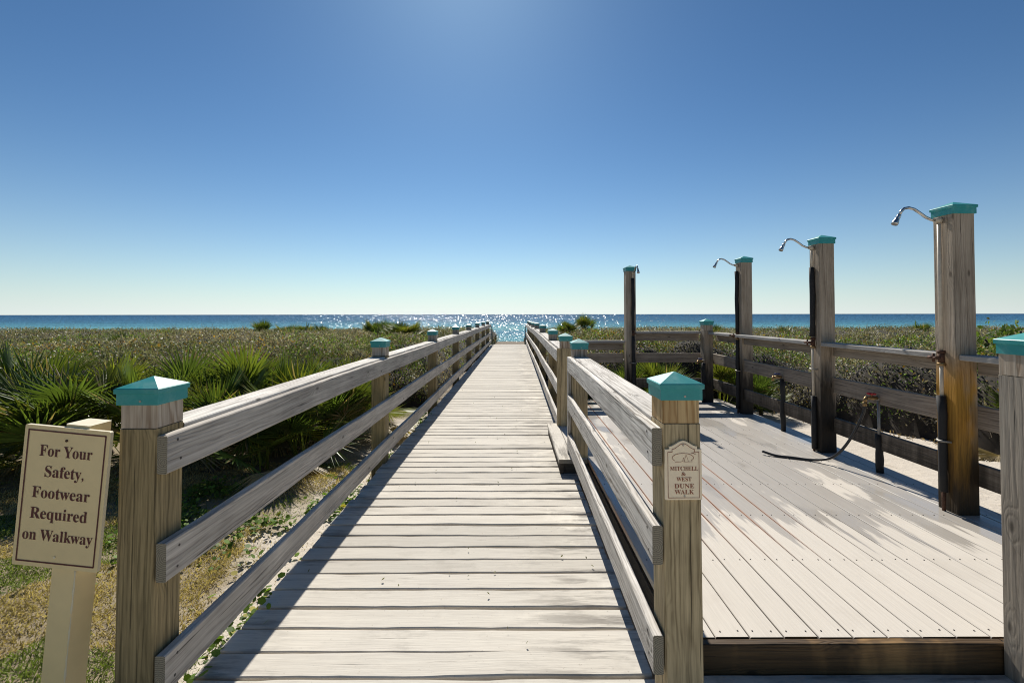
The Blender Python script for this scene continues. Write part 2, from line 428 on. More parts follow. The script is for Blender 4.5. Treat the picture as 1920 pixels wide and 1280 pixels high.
def graded(a, b, fine0, fine1, df, grow):
    xs = []; x = fine0
    while x < fine1: xs.append(x); x += df
    d = df
    while x < b: xs.append(x); d *= grow; x += d
    xs.append(b); lo = []; x = fine0; d = df
    while True:
        d *= grow; x -= d
        if x <= a: break
        lo.append(x)
    return [a] + lo[::-1] + xs
def sand_mat():
    M = NT('white_dune_sand'); g = M.geo(); sp = M.sep(g)
    a = M.noise(g, .8, 5, .6); b = M.noise(g, 9, 5, .65); c = M.noise(g, 90, 3, .6)
    col = M.mix(a, (.62, .56, .48), (.52, .46, .385))
    col = M.mix(M.math('MULTIPLY', M.step(b, .55, .72), .55), col, (.34, .28, .21))
    col = M.mix(M.math('MULTIPLY', M.step(c, .62, .72), .6), col, (.25, .2, .15))
    # earth and thatch under the mown grass, litter under the scrub
    gx = M.math('ADD', sp[0], M.math('MULTIPLY', M.math('SUBTRACT', a, .5), 2.2))
    lawn = M.math('SUBTRACT', 1.0, M.step(gx, -1.95, -1.55))
    col = M.mix(M.math('MULTIPLY', lawn, .8), col, M.mix(b, (.27, .21, .11), (.12, .09, .045)))
    far = M.math('MULTIPLY', M.step(sp[1], 6.5, 8.5), M.math('SUBTRACT', 1.0, M.step(sp[1], 44, 52)))
    litter = M.math('MULTIPLY', M.math('MAXIMUM', far, M.step(sp[0], 5.6, 6.4)), M.step(b, .25, .5))
    col = M.mix(M.math('MULTIPLY', litter, .85), col, (.10, .075, .05))
    M.color(col); M.rough(.95); M.b.inputs['Specular IOR Level'].default_value = .1
    M.bump(M.math('ADD', M.math('MULTIPLY', b, 1.0), M.math('MULTIPLY', c, .3)), .6, .03)
    return M.m
xs = graded(-900, 900, -9, 9, .22, 1.16); ys = graded(-60, 170, -1, 13, .22, 1.10)
gv = [(x, y, ground_z(x, y)) for y in ys for x in xs]
nx = len(xs); gf = [(j * nx + i, j * nx + i + 1, (j + 1) * nx + i + 1, (j + 1) * nx + i) for j in range(len(ys) - 1) for i in range(nx - 1)]
gm = bpy.data.meshes.new('ground'); gm.from_pydata(gv, [], gf); gm.polygons.foreach_set('use_smooth', np.ones(len(gf), bool)); gm.materials.append(sand_mat())
props(link_mesh('ground', gm), kind='structure')

def sea_mat():
    M = NT('gulf_water'); g = M.geo(); sp = M.sep(g); y = sp[1]
    n1 = M.noise(M.vmul(g, (.003, .012, 0)), 1, 4, .6)
    yy = M.math('MULTIPLY', y, M.math('MULTIPLY_ADD', n1, .7, .65))
    ly = M.math('DIVIDE', M.math('LOGARITHM', yy, 10.0), 4.0)          # 1 at 10 km
    col = M.ramp(ly, [(.50, (.12, .30, .31)), (.545, (.075, .22, .27)), (.575, (.045, .15, .23)), (.60, (.11, .27, .30)), (.635, (.065, .19, .26)),
                      (.69, (.038, .115, .20)), (.85, (.026, .085, .17)), (1.0, (.024, .075, .15))])
    streak = M.noise(M.vmul(g, (.02, .12, 0)), 1, 5, .6)
    col = M.mix(1.0, col, M.ramp(streak, [(.3, .8), (.7, 1.2)]), 'MULTIPLY')
    foamn = M.noise(M.vmul(g, (.12, .6, 0)), 1, 4, .6)
    fo = M.math('MULTIPLY', M.step(foamn, .58, .66), M.math('SUBTRACT', 1.0, M.step(y, 124, 136)))
    col = M.mix(fo, col, (.8, .8, .8))
    # wavelets: facets of random slope whose size grows offshore with the swell
    def facets(k, amp):
        u = M.math('FLOOR', M.math('MULTIPLY', M.math('DIVIDE', sp[0], y), 340.0 * k)); v = M.math('FLOOR', M.math('DIVIDE', 5200.0 * k, y))
        cv = M.n('ShaderNodeCombineXYZ'); M.put(cv.inputs[0], M.math('ADD', u, M.math('MULTIPLY', M.math('FRACT', M.math('MULTIPLY', v, .618)), .9))); M.put(cv.inputs[1], v)
        wn = M.n('ShaderNodeTexWhiteNoise', noise_dimensions='2D'); M.put(wn.inputs['Vector'], cv.outputs[0])
        x = M.n('ShaderNodeVectorMath', operation='SUBTRACT'); M.put(x.inputs[0], wn.outputs['Color']); x.inputs[1].default_value = (.5, .5, .5)
        return M.vmul(x.outputs[0], (amp[0], amp[1], 0)), wn.outputs['Value']
    fa, ra = facets(2.7, (.62, .64)); fb_, rb = facets(.9, (.32, .40))
    nv = M.n('ShaderNodeVectorMath', operation='NORMALIZE'); M.put(nv.inputs[0], M.vadd(M.vadd(fa, fb_), (0, 0, 1)))
    gl = M.n('ShaderNodeBsdfGlossy'); gl.inputs['Roughness'].default_value = .23; M.t.links.new(nv.outputs[0], gl.inputs['Normal'])
    col = M.mix(1.0, col, M.ramp(M.math('MULTIPLY_ADD', ra, .5, M.math('MULTIPLY', rb, .5)), [(0, .72), (1, 1.28)]), 'MULTIPLY')
    df = M.n('ShaderNodeBsdfDiffuse'); M.put(df.inputs['Color'], col)
    mx = M.n('ShaderNodeMixShader'); mx.inputs[0].default_value = .06
    M.t.links.new(df.outputs[0], mx.inputs[1]); M.t.links.new(gl.outputs[0], mx.inputs[2]); M.t.links.new(mx.outputs[0], M.out.inputs[0])
    return M.m
sm = bpy.data.meshes.new('sea')
sy = [60, 100, 140, 200, 400, 1000, 4000, 15000, 60000]
sv = [(x * max(1, y / 300), y, SEA_Z) for y in sy for x in (-900, -300, 0, 300, 900)]
sm.from_pydata(sv, [], [(j * 5 + i, j * 5 + i + 1, j * 5 + 6 + i, j * 5 + 5 + i) for j in range(len(sy) - 1) for i in range(4)])
sm.materials.append(sea_mat()); props(link_mesh('sea', sm), kind='structure')

# ------------------------------------------------------------------ walkway and shower deck
mb = MB(); y = .55; i = 0
while y < 23.9:
    w = .139 + rnd.uniform(-.003, .003); gap = .0125 + rnd.uniform(-.003, .007)
    near = y < 8
    x0 = -1.315 + drift(y) + rnd.uniform(-.012, .012); x1 = .585 + drift(y) + rnd.uniform(-.01, .012)
    tl = rnd.gauss(0, .0025) if near else 0
    zz = zdeck(y) - .019 + rnd.uniform(-.0025, .0025)
    sk = rnd.uniform(-.007, .007)
    mb.beam((x0, y + w / 2, zz), (1, sk, rnd.uniform(-.002, .002)), (0, 1, tl), x1 - x0, w, .038, 22 if near else 4, .005,
            (.0062 if near else .003, .0028 if near else .001, 0), mats=(0, 1), tone=(rnd.uniform(.2, .8), rnd.random(), rnd.random()))
    y += w + gap; i += 1
# landing boards in front of the shower deck step
for k in range(9):
    y = 1.905 - .143 - .1527 * k
    mb.beam((.60, y + .0715, -.004), (1, 0, 0), (0, 1, 0), 1.75, .143, .038, 12, .005, (.004, .002, .01), mats=(0, 1))
for xx in (-1.22, -.4, .48):
    mb.beam((xx, .6, -.09), (1e-9 + .009, 1, -.0035), (1, 0, 0), 23.2, .04, .10, 1, .004, mats=(2, 1))
mb.build('walkway', [W_WALK, W_WALK_END, W_FASCIA]); props(bpy.data.objects['walkway'], kind='structure')

DZ = .137
mb = MB(); k = 0; PITCH = .1455
x = .712
while x < 3.24:
    mb.beam((x + PITCH / 2, 1.947, DZ - .0165), (0, 1, 0), (-1, 0, 0), 5.395, PITCH - .006, .033, 14, .003, (.0012, .0008, .003), mats=(0, 4))
    for yy in [1.985, 2.55, 3.11, 3.67, 4.23, 4.8, 5.36, 5.92, 6.5, 7.05]:
        for dx in (.03, .112): mb.disc((x + dx + rnd.uniform(-.005, .005), yy + rnd.uniform(-.006, .006), DZ + .001), (0, 0, 1), .0034, 2, .0015, 6)
    x += PITCH
# boards of the step that reaches into the walkway
for q in range(2):
    mb.beam((.437 + .137 * q + .068, 4.30, DZ - .019), (0, 1, 0), (-1, 0, 0), 1.42, .132, .038, 6, .004, (.002, .001, .004), mats=(3, 1))
mb.box((.450, 4.31, -.02), (.486, 5.71, DZ - .040), 5)
mb.box((.450, 4.325, -.018), (.70, 4.36, DZ - .042), 5)
# edge board beside the walkway and the dark front fascia
mb.box((.700, 1.97, -.10), (.7085, 7.3, DZ - .036), 5)
mb.beam((.70, 1.927, .014), (1, 0, 0), (0, 0, 1), 1.345, .24, .036, 10, .004, (.003, .001, 0), mats=(4, 1))
mb.beam((2.05, 1.927, .014), (1, 0, 0), (0, 0, 1), 1.17, .24, .036, 6, .004, (.003, .001, 0), mats=(4, 1))
mb.box((3.222, 1.97, -.03), (3.258, 7.33, DZ - .036), 5)
mb.build('deck', [W_DECK, W_WALK_END, NAIL, W_WALK, W_FASCIA, W_DECKRAIL]); props(bpy.data.objects['deck'], kind='structure')

# ------------------------------------------------------------------ railings
def cap_at(parent, x, y, zap, half=.0765, screw=True):
    m = MB()
    m.rings((x, y, zap - .096), [(half, 0), (half, .040), (half + .0055, .042), (half + .006, .058), (half + .003, .061), (.003, .096)])
    if screw: m.disc((x + .012, y - half, zap - .082), (0, -1, 0), .0042, 1, .002, 8)
    return m.build('post_cap', [TEAL, STEEL], parent, (x, y, zap - .09))
def rail_post(parent, x, y, zap, zbot, s=.14, joint=True, mat=None, blk=None, lean=0, cap=True, tone=None):
    """x,y centre; apex height; the block above the joint carries the cap"""
    mat = mat or W_POST; blk = blk or W_BLOCK_G
    zj = zap - .185 if joint else zap - .09
    m = MB()
    p0 = Vector((x + lean * (zbot - zap), y, zbot)); d = Vector((x + lean * (zj - zap), y, zj)) - p0
    m.beam(p0, d, (1, 0, 0), d.length, s, s, 6, .006, (.0014, .0008, 0), tone=tone)
    po = m.build('post', [mat, W_END], parent, (x, y, zbot))
    if joint:
        m = MB(); m.beam((x, y, zj + .003), (0, 0, 1), (1, 0, 0), .10, s - .004, s - .004, 1, .004)
        m.build('post_block', [blk, W_END], po, (x, y, zj))
    cap_at(po, x, y, zap)
    return po
def nails(m, pts, nrm, r=.0055, mi=2):
    for p in pts: m.disc(p, nrm, r, mi, .0012, 6)

SP = 2.92
LY = [1.75 + SP * k for k in range(8)]
# left railing of the walkway
left = thing('railing', (-1.37, 1.75, 0), 'long grey wooden railing with teal capped posts along the left side of the walkway', 'railing', 'railings along the walkway')
for k, yy in enumerate(LY):
    rail_post(left, -1.375 + drift(yy), yy, 1.265 + zdeck(yy), -.6, lean=.008 if k == 0 else 0, tone=(.5 if k == 0 else rnd.uniform(.35, .65), rnd.random(), .5))
def long_rails(parent, xin, sgn, y0, y1, heights, mat, joints, bulge=0, zoff=0):
    """three boards nailed to the inner faces of the posts; sgn=-1 when the posts stand at lower x"""
    ys_ = [y0] + joints + [y1]
    for h in heights:
        for a, b in zip(ys_[:-1], ys_[1:]):
            n = max(4, int((b - a) * 2.5))
            m = MB(); xa, xb = xin + drift(a), xin + drift(b)
            za, zb = zdeck(a), zdeck(b)
            def path(t, a=a, b=b, h=h):
                yq = a + (b - a) * t
                return Vector((0, 0, bulge * math.exp(-((yq - 12) / 3.6) ** 2) + .004 * math.sin(yq * 1.3 + h * 9)))
            d = Vector((xb - xa, b - a - .004, zb - za))
            m.beam((xa - .019 * -sgn, a + .002, h + za), d, (0, 0, 1), d.length, .142, .038, n * 2, .0045, (.0026, .0012, 0), path=path)
            face = xa + (.0 if sgn < 0 else 0)
            for ye in ([a + .06, b - .06]):
                for dz in (-.035, .04):
                    xq = xin + drift(ye)
                    nails(m, [(xq, ye + rnd.uniform(-.015, .015), h + zdeck(ye) + dz + (bulge * math.exp(-((ye - 12) / 3.6) ** 2)))], (-sgn, 0, 0))
            m.build('rail', [mat, W_END, NAIL], parent, (xa, a, h))
LH = [1.06 - .071, .658 - .071, .258 - .071]
long_rails(left, -1.267, -1, 1.68, 23.6, LH, W_RAIL_L, [LY[2] , LY[4], LY[6]])
def flat_caps(parent, xc, ypairs, ztop, mat, w=.142, bulge=0):
    for a, b in ypairs:
        m = MB(); n = max(2, int((b - a) * 2))
        d = Vector((drift(b) - drift(a), b - a, zdeck(b) - zdeck(a)))
        m.beam((xc + drift(a), a, ztop - .019 + zdeck(a)), d, (-1, 0, 0), d.length, w, .038, n, .004, (.002, .001, 0),
               path=(lambda t, a=a, b=b: Vector((0, 0, bulge * math.exp(-((a + (b - a) * t - 12) / 3.6) ** 2)))))
        m.build('cap_board', [mat, W_END], parent, (xc, a, ztop))
flat_caps(left, -1.378, [(p + .072, q - .072) for p, q in zip(LY[:-1], LY[1:])], 1.072, W_RAIL)

# near right railing, from the plaque post to the step
nr = thing('railing', (.62, 1.75, 0), 'short grey wooden railing between the plaque post and the step of the shower deck', 'railing', 'railings along the walkway')
R1 = rail_post(nr, .626, 1.762, 1.278, -.6, mat=W_POST_R, blk=W_BLOCK, lean=-.006, tone=(.55, .31, .5))
rail_post(nr, .626 + drift(4.4), 4.42, 1.262, -.4, mat=W_POST_R, blk=W_BLOCK_G)
long_rails(nr, .516, 1, 1.69, 4.46, [1.083 - .071, .717 - .071, .326 - .071], W_RAIL, [])
flat_caps(nr, .628, [(1.835, 4.345)], 1.092, W_RAIL)
m = MB(); m.beam((.536 + drift(4.4), 4.482, -.0), (0, 0, 1), (1, 0, 0), 1.08, .038, .036, 3, .003); m.build('trim_board', [W_RAIL, W_END], nr)
# far right railing beyond the step
RY = [LY[k] for k in range(2, 8)]
fr = thing('railing', (.66, 5.6, 0), 'long grey wooden railing along the right side of the walkway beyond the step', 'railing', 'railings along the walkway')
rail_post(fr, .626 + drift(5.6), 5.64, 1.268, -.4, mat=W_POST_R, blk=W_BLOCK_G)
for yy in RY:
    rail_post(fr, .626 + drift(yy), yy, 1.268 + zdeck(yy) + .035 * math.exp(-((yy - 12) / 3.6) ** 2), -1.2, mat=W_POST, blk=W_BLOCK_G)
long_rails(fr, .516, 1, 5.62, 23.6, LH, W_RAIL, [LY[3], LY[5], LY[7]], bulge=.035)
flat_caps(fr, .628, [(p + .072, q - .072) for p, q in zip([5.64] + RY[:-1], RY)], 1.075, W_RAIL, bulge=.035)
m = MB(); m.beam((.535 + drift(5.6), 5.602, 0), (0, 0, 1), (1, 0, 0), 1.08, .038, .036, 3, .003); m.build('trim_board', [W_POST_R, W_END], fr)

# railing at the back of the shower deck
FY = 7.24
br = thing('railing', (1.8, FY, DZ), 'dark stained railing across the seaward end of the shower deck, lower at its left', 'railing', 'railings of the shower deck')
rail_post(br, 3.045, 7.13, 1.425, -.3, s=.142, mat=W_SHOWER, blk=W_BLOCK_G)
def xrail(parent, x0, x1, y, zt, zb, t, mat, name='rail'):
    m = MB(); m.beam((x0, y, (zt + zb) / 2), (1, 0, 0), (0, 0, 1), x1 - x0, zt - zb, t, 5, .004, (.0015, .001, 0)); m.build(name, [mat, W_END], parent, (x0, y, zt))
def yrail(parent, x, y0, y1, zt, zb, t, mat, name='rail'):
    m = MB(); m.beam((x, y0, (zt + zb) / 2), (0, 1, 0), (0, 0, 1), y1 - y0, zt - zb, t, 5, .004, (.0015, .001, 0)); m.build(name, [mat, W_END], parent, (x, y0, zt))
xrail(br, .76, 1.772, FY - .01, 1.083, 1.045, .14, W_CAPR, 'cap_board')
xrail(br, .76, 1.775, FY + .03, 1.042, .930, .038, W_DECKRAIL)
xrail(br, 1.928, 2.972, FY - .01, 1.226, 1.190, .14, W_CAPR, 'cap_board')
xrail(br, 1.928, 2.972, FY + .03, 1.187, 1.075, .038, W_DECKRAIL)
for zt, zb in ((.875, .730), (.476, .335)):
    xrail(br, .76, 1.772, FY + .03, zt, zb, .038, W_DECKRAIL); xrail(br, 1.928, 3.20, FY + .032, zt, zb, .038, W_DECKRAIL)

# railing on the right of the shower deck, carried by the shower posts
SHY = [3.175, 4.56, 6.29]                     # centre depth of the three shower posts
sr = thing('railing', (3.17, 4.5, DZ), 'dark stained railing running between the shower posts on the right side of the deck', 'railing', 'railings of the shower deck')
segs = [(1.92, SHY[0] - .08), (SHY[0] + .08, SHY[1] - .08), (SHY[1] + .08, SHY[2] - .08), (SHY[2] + .08, 7.05)]
for a, b in segs:
    yrail(sr, 3.105, a, b, 1.220, 1.183, .0, W_CAPR) if False else None
    m = MB(); m.beam((3.112, a, 1.2015), (0, 1, 0), (-1, 0, 0), b - a, .15, .037, 5, .004, (.002, .001, 0)); m.build('cap_board', [W_CAPR, W_END], sr, (3.11, a, 1.2))
    yrail(sr, 3.178, a, b, 1.180, 1.085, .038, W_DECKRAIL)
for a, b in ((1.92, SHY[0]), (SHY[0] + .003, SHY[1]), (SHY[1] + .003, SHY[2]), (SHY[2] + .003, 7.18)):
    for zt, zb in ((.875, .720), (.480, .330)): yrail(sr, 3.178, a, b, zt, zb, .038, W_DECKRAIL)
rail_post(sr, 3.08, 1.845, 1.40, -.3, mat=W_SHOWER)
# gate post at the right edge of the picture
gp = thing('gate_post', (2.11, 1.84, 0), 'weathered post with a teal cap, cut by the right edge of the photo', 'post')
rail_post(gp, 2.100, 1.83, 1.43, -.3, s=.15, mat=W_GATE, blk=W_BLOCK_G, tone=(.5, .77, .5))

# ------------------------------------------------------------------ outdoor showers
def shower(name_label, x, y, side, zap, ins, pipe_spans, valve_z, strap_z, pmat=None):
    """side 'x': plumbing on the face towards -X; side 'y': on the face towards the camera"""
    S = .15
    t = thing('outdoor_shower', (x, y, DZ), name_label, 'shower', 'outdoor showers on the deck')
    m = MB(); m.beam((x, y, DZ + .001), (0, 0, 1), (1, 0, 0), zap - .09 - DZ, S, S, 8, .006, (.0016, .001, 0)); m.build('post', [pmat or W_SHOWER, W_END], t, (x, y, DZ))
    cap_at(t, x, y, zap, half=.0815, screw=False)
    if side == 'x': ax = Vector((-1, 0, 0)); o = Vector((x - S / 2 - .022, y + .005, 0)); tn = Vector((0, 1, 0))
    else: ax = Vector((0, -1, 0)); o = Vector((x + .025, y - S / 2 - .022, 0)); tn = Vector((1, 0, 0))
    zt = zap - .12
    def P(z, d=0, s=0): return o + ax * d + tn * s + Vector((0, 0, z))
    m = MB()
    for a, b in pipe_spans:
        m.tube([P(a), P((a + b) / 2), P(b)], .0115, 10); m.build('water_pipe', PVC, t); m = MB()
    m.tube([P(zt - .025), P(zt + .012)], .018, 10); m.tube([P(zt - .005, -.015), P(zt - .005, .03)], .017, 10)
    m.build('pipe_elbow', [PVC], t); m = MB()
    m.tube([P(DZ + .0), P(DZ + .16)], .011, 8); m.build('supply_pipe', RUST, t)
    m = MB()
    for a, b in ins:
        n = max(3, int((b - a) / .12)); pts = []; rr = []
        for k in range(n + 1):
            pts.append(P(a + (b - a) * k / n, rnd.uniform(-.003, .004), rnd.uniform(-.004, .004))); rr.append(.024 + rnd.uniform(-.002, .003))
        m = MB(); m.tube(pts, rr, 12); m.build('pipe_insulation', FOAM, t)
    m = MB()   # valve: body, cross handle, unions
    m.tube([P(valve_z - .045), P(valve_z + .04)], .019, 10, 0); m.tube([P(valve_z - .055), P(valve_z - .035)], .024, 8, 1)
    m.tube([P(valve_z + .03), P(valve_z + .05)], .023, 8, 0)
    m.tube([P(valve_z, .0), P(valve_z, .055)], .012, 8, 0)
    for s_ in (-1, 1): m.tube([P(valve_z, .055, 0), P(valve_z, .057, .034 * s_)], [.008, .013], 8, 0)
    m.tube([P(valve_z - .03, .055, 0), P(valve_z + .03, .055, 0)], .008, 8, 0)
    m.build('valve', [RUST, BRASS], t)
    m = MB()
    m.tube([P(strap_z, -.015, -.05), P(strap_z, .02, -.022), P(strap_z, .03, 0), P(strap_z, .02, .022), P(strap_z, -.018, .055)], .008, 6)
    m.build('strap', GALV, t)
    m = MB()
    prof = [(.02, -.005), (.05, -.003), (.09, .015), (.13, .045), (.17, .072), (.21, .083), (.24, .078), (.262, .058), (.275, .034)]
    m.tube([P(zt + h, d) for d, h in prof], .0095, 12)
    m.build('shower_arm', CHROME, t)
    m = MB()
    a_, b_ = P(zt + .036, .274), P(zt - .035, .312); dd = b_ - a_
    m.tube([a_ + dd * q for q in (0, .12, .2, .3, .36, .5, .85, 1.0)], [.010, .014, .011, .015, .0125, .015, .0205, .020], 14)
    m.build('shower_head', CHROME, t)
    return t
shower('nearest outdoor shower, with bare cream upper pipe, rusty valve and orange stained post', 3.09, SHY[0], 'x', 2.28,
       [(.27, .93)], [(.9, 1.15), (1.24, 2.15)], 1.195, .62, W_SHOWER_O)
shower('outdoor shower second from the right, black foam on the upper pipe', 3.11, SHY[1], 'x', 2.29,
       [(1.27, 1.965), (.16, .68)], [(.66, 1.18), (1.95, 2.16)], 1.215, .95)
shower('outdoor shower next to the corner post, pipe wrapped in black foam, head turned left', 3.21, SHY[2], 'x', 2.30,
       [(1.24, 2.09), (.2, 1.16)], [(2.08, 2.16)], 1.20, .72)
shower('outdoor shower standing alone in the back railing, its head turned towards the walkway entrance', 1.865, 7.20, 'y', 2.27,
       [(1.24, 2.06), (.2, 1.16)], [(2.05, 2.14)], 1.20, .74)

# ------------------------------------------------------------------ hose taps and hose
def hose_tap(label, x, y, zt, handle, ins, zb=DZ, ang=180):
    t = thing('hose_tap', (x, y, zb), label, 'tap', 'hose taps on the shower deck')
    m = MB(); m.tube([(x, y, zb), (x, y, zt - .3), (x, y, zt)], .0115, 10); m.tube([(x, y, zt - .02), (x, y, zt + .015)], .017, 10); m.build('riser_pipe', GALV, t)
    m = MB(); a, b = ins; n = 6
    m.tube([(x + rnd.uniform(-.004, .004), y, a + (b - a) * k / n) for k in range(n + 1)], [.027 + rnd.uniform(-.003, .004) for _ in range(n + 1)], 12); m.build('pipe_insulation', FOAM, t)
    d = Vector((math.cos(R(ang)), math.sin(R(ang)), 0)); o = Vector((x, y, zt))
    m = MB(); m.tube([o - d * .005, o + d * .03, o + d * .05, o + d * .07, o + d * .10], [.015, .015, .019, .015, .013], 10)
    m.tube([o + d * .10 + Vector((0, 0, .008)), o + d * .115 + Vector((0, 0, -.01)), o + d * .118 + Vector((0, 0, -.045))], [.014, .015, .016], 10)
    m.tube([o + d * .06, o + d * .06 + Vector((0, 0, .035))], .009, 8); m.build('spigot', BRASS, t)
    m = MB(); c = o + d * .06 + Vector((0, 0, .036)); q = Vector((-d.y, d.x, 0))
    for k in range(6):
        e = d * math.cos(k * math.pi / 3) + q * math.sin(k * math.pi / 3)
        m.tube([c, c + e * .022, c + e * .034], [.006, .009, .006], 6)
    m.build('handle', handle, t)
    return t, o + d * .118 + Vector((0, 0, -.045))
tp, hs = hose_tap('garden tap with a red handle feeding the black hose between the two nearest showers', 3.16, 3.94, .775, RED, (DZ, .46))
hose_tap('blue handled garden tap on a black foam riser between the second and third shower', 3.16, 5.33, .765, BLUE, (DZ, .74))
hose_tap('small garden tap with a blue handle against the capped corner post of the deck', 2.955, 7.045, .775, BLUE, (DZ, .74), ang=200)
def catmull(pts, n=10):
    pts = [Vector(p) for p in pts]; out = []
    for i in range(len(pts) - 1):
        p0, p1, p2, p3 = pts[max(i - 1, 0)], pts[i], pts[i + 1], pts[min(i + 2, len(pts) - 1)]
        for k in range(n):
            t = k / n
            out.append(.5 * ((2 * p1) + (p2 - p0) * t + (2 * p0 - 5 * p1 + 4 * p2 - p3) * t * t + (3 * p1 - p0 - 3 * p2 + p3) * t ** 3))
    out.append(pts[-1]); return out
m = MB()
m.tube(catmull([hs + Vector((0, 0, .01)), hs + Vector((-.005, .0, -.06)), (3.01, 3.97, .55), (2.97, 4.02, .40), (2.92, 4.08, .27), (2.87, 4.15, .19), (2.77, 4.24, DZ + .013), (2.64, 4.31, DZ + .012), (2.52, 4.37, DZ + .012), (2.43, 4.45, DZ + .03)]), .0115, 10)
m.tube([hs + Vector((0, 0, .012)), hs + Vector((0, 0, -.025))], .0165, 10, 1)
props(m.build('garden_hose', [RUBBER, BRASS]), 'black rubber hose hanging from the red tap and lying on the wet deck boards', 'hose')

# ------------------------------------------------------------------ stair handrails at the seaward end
def handrail(xa, label):
    t = thing('handrail', (xa, 23.75, zdeck(23.7)), label, 'handrail', 'stair handrails at the seaward end')
    m = MB(); sgn = -1 if xa < 0 else 1
    p = [(xa, 23.72, .93 + zdeck(23)), (xa + .03 * sgn, 25.0, .45), (xa + .05 * sgn, 27.0, -.36), (xa + .07 * sgn, 30.0, -1.75)]
    m.tube(p, .022, 8); m.build('rail', GREENP, t)
    m = MB()
    for q in (p[0], p[2]): m = MB(); m.tube([q, (q[0], q[1], ground_z(q[0], q[1]) - .1)], .02, 8); m.build('baluster', GREENP, t)
handrail(-1.055, 'thin green metal handrail going down from the far left end of the walkway')
handrail(.695, 'thin green metal handrail going down from the far right end of the walkway')
st = thing('stairs', (-.18, 24.2, -.3), 'wooden stairs going down to the beach beyond the far end of the walkway', 'stairs')
for k in range(7):
    m = MB(); m.beam((-1.1, 24.15 + .28 * k, zdeck(24) - .20 - .18 * k), (1, 0, 0), (0, 1, 0), 1.85, .28, .04, 2, .004); m.build('tread', [W_WALK, W_WALK_END], st)

# ------------------------------------------------------------------ signs
def conv(s):
    return ''.join(chr(0x1D400 + ord(c) - 65) if 'A' <= c <= 'Z' else chr(0x1D41A + ord(c) - 97) if 'a' <= c <= 'z' else c for c in s)
def text_mesh(lines):
    """lines: (text, centre x, baseline y, cap height, width) -> verts, faces in the xy plane"""
    V = []; F = []
    for body, cx, by, hgt, wid in lines:
        c = bpy.data.curves.new('lettering', 'FONT'); c.body = conv(body); c.size = 1; c.resolution_u = 4
        o = bpy.data.objects.new('lettering', c); COL.objects.link(o)
        bpy.context.view_layer.update()
        me = bpy.data.meshes.new_from_object(o.evaluated_get(bpy.context.evaluated_depsgraph_get()))
        co = np.zeros(len(me.vertices) * 3); me.vertices.foreach_get('co', co); co = co.reshape(-1, 3)
        x0, x1 = co[:, 0].min(), co[:, 0].max()
        sx = wid / (x1 - x0); sy = hgt / .70
        b = len(V)
        V += [((q[0] - (x0 + x1) / 2) * sx + cx, q[1] * sy + by, 0) for q in co]
        F += [[b + i for i in p.vertices] for p in me.polygons]
        bpy.data.objects.remove(o); bpy.data.curves.remove(c); bpy.data.meshes.remove(me)
    return V, F
def strip_loop(m, outer, wdt, closed=True, mi=0, z=0.0):
    """flat band of width wdt along a polyline in the sign's own plane"""
    n = len(outer); pts = [Vector((p[0], p[1])) for p in outer]; inn = []
    for i in range(n):
        a = pts[i] - pts[i - 1] if (closed or i > 0) else pts[1] - pts[0]
        b = pts[(i + 1) % n] - pts[i] if (closed or i < n - 1) else pts[i] - pts[i - 1]
        a.normalize(); b.normalize(); na = Vector((-a.y, a.x)); nb = Vector((-b.y, b.x)); k = (na + nb); k /= max(.35, 1 + na.dot(nb))
        inn.append(pts[i] + k * wdt)
    for i in range(n if closed else n - 1):
        j = (i + 1) % n
        m.poly([(pts[i].x, pts[i].y, z), (pts[j].x, pts[j].y, z), (inn[j].x, inn[j].y, z), (inn[i].x, inn[i].y, z)], mi=mi)
def plate(m, outline, t, mi=0, mie=0, z0=0.0):
    """prism: outline (ccw) in xy, from z0-t to z0"""
    m.poly([(x, y, z0) for x, y in outline], mi=mi); m.poly([(x, y, z0 - t) for x, y in outline][::-1], mi=mie)
    n = len(outline)
    for i in range(n):
        (x, y), (u, v) = outline[i], outline[(i + 1) % n]
        m.poly([(x, y, z0 - t), (u, v, z0 - t), (u, v, z0), (x, y, z0)], mi=mie)
def sign_part(m, name, mats, parent, lift):
    """m holds geometry in the sign plane (x right, y up, z towards the viewer) -> local x, -z, y"""
    m.v = [(x, -z - lift, y) for x, y, z in m.v]
    return m.build(name, mats, parent, WLOC[parent.name]) if False else _bl(m, name, mats, parent)
def _bl(m, name, mats, parent):
    o = m.build(name, mats, None, (0, 0, 0)); o.parent = parent; o.location = (0, 0, 0); return o
def mesh_of(V, F):
    m = MB()
    m.v = list(V)
    for f in F: m.face(f, [(0, 0)] * len(f), 0, (.5, .5, .5))
    return m

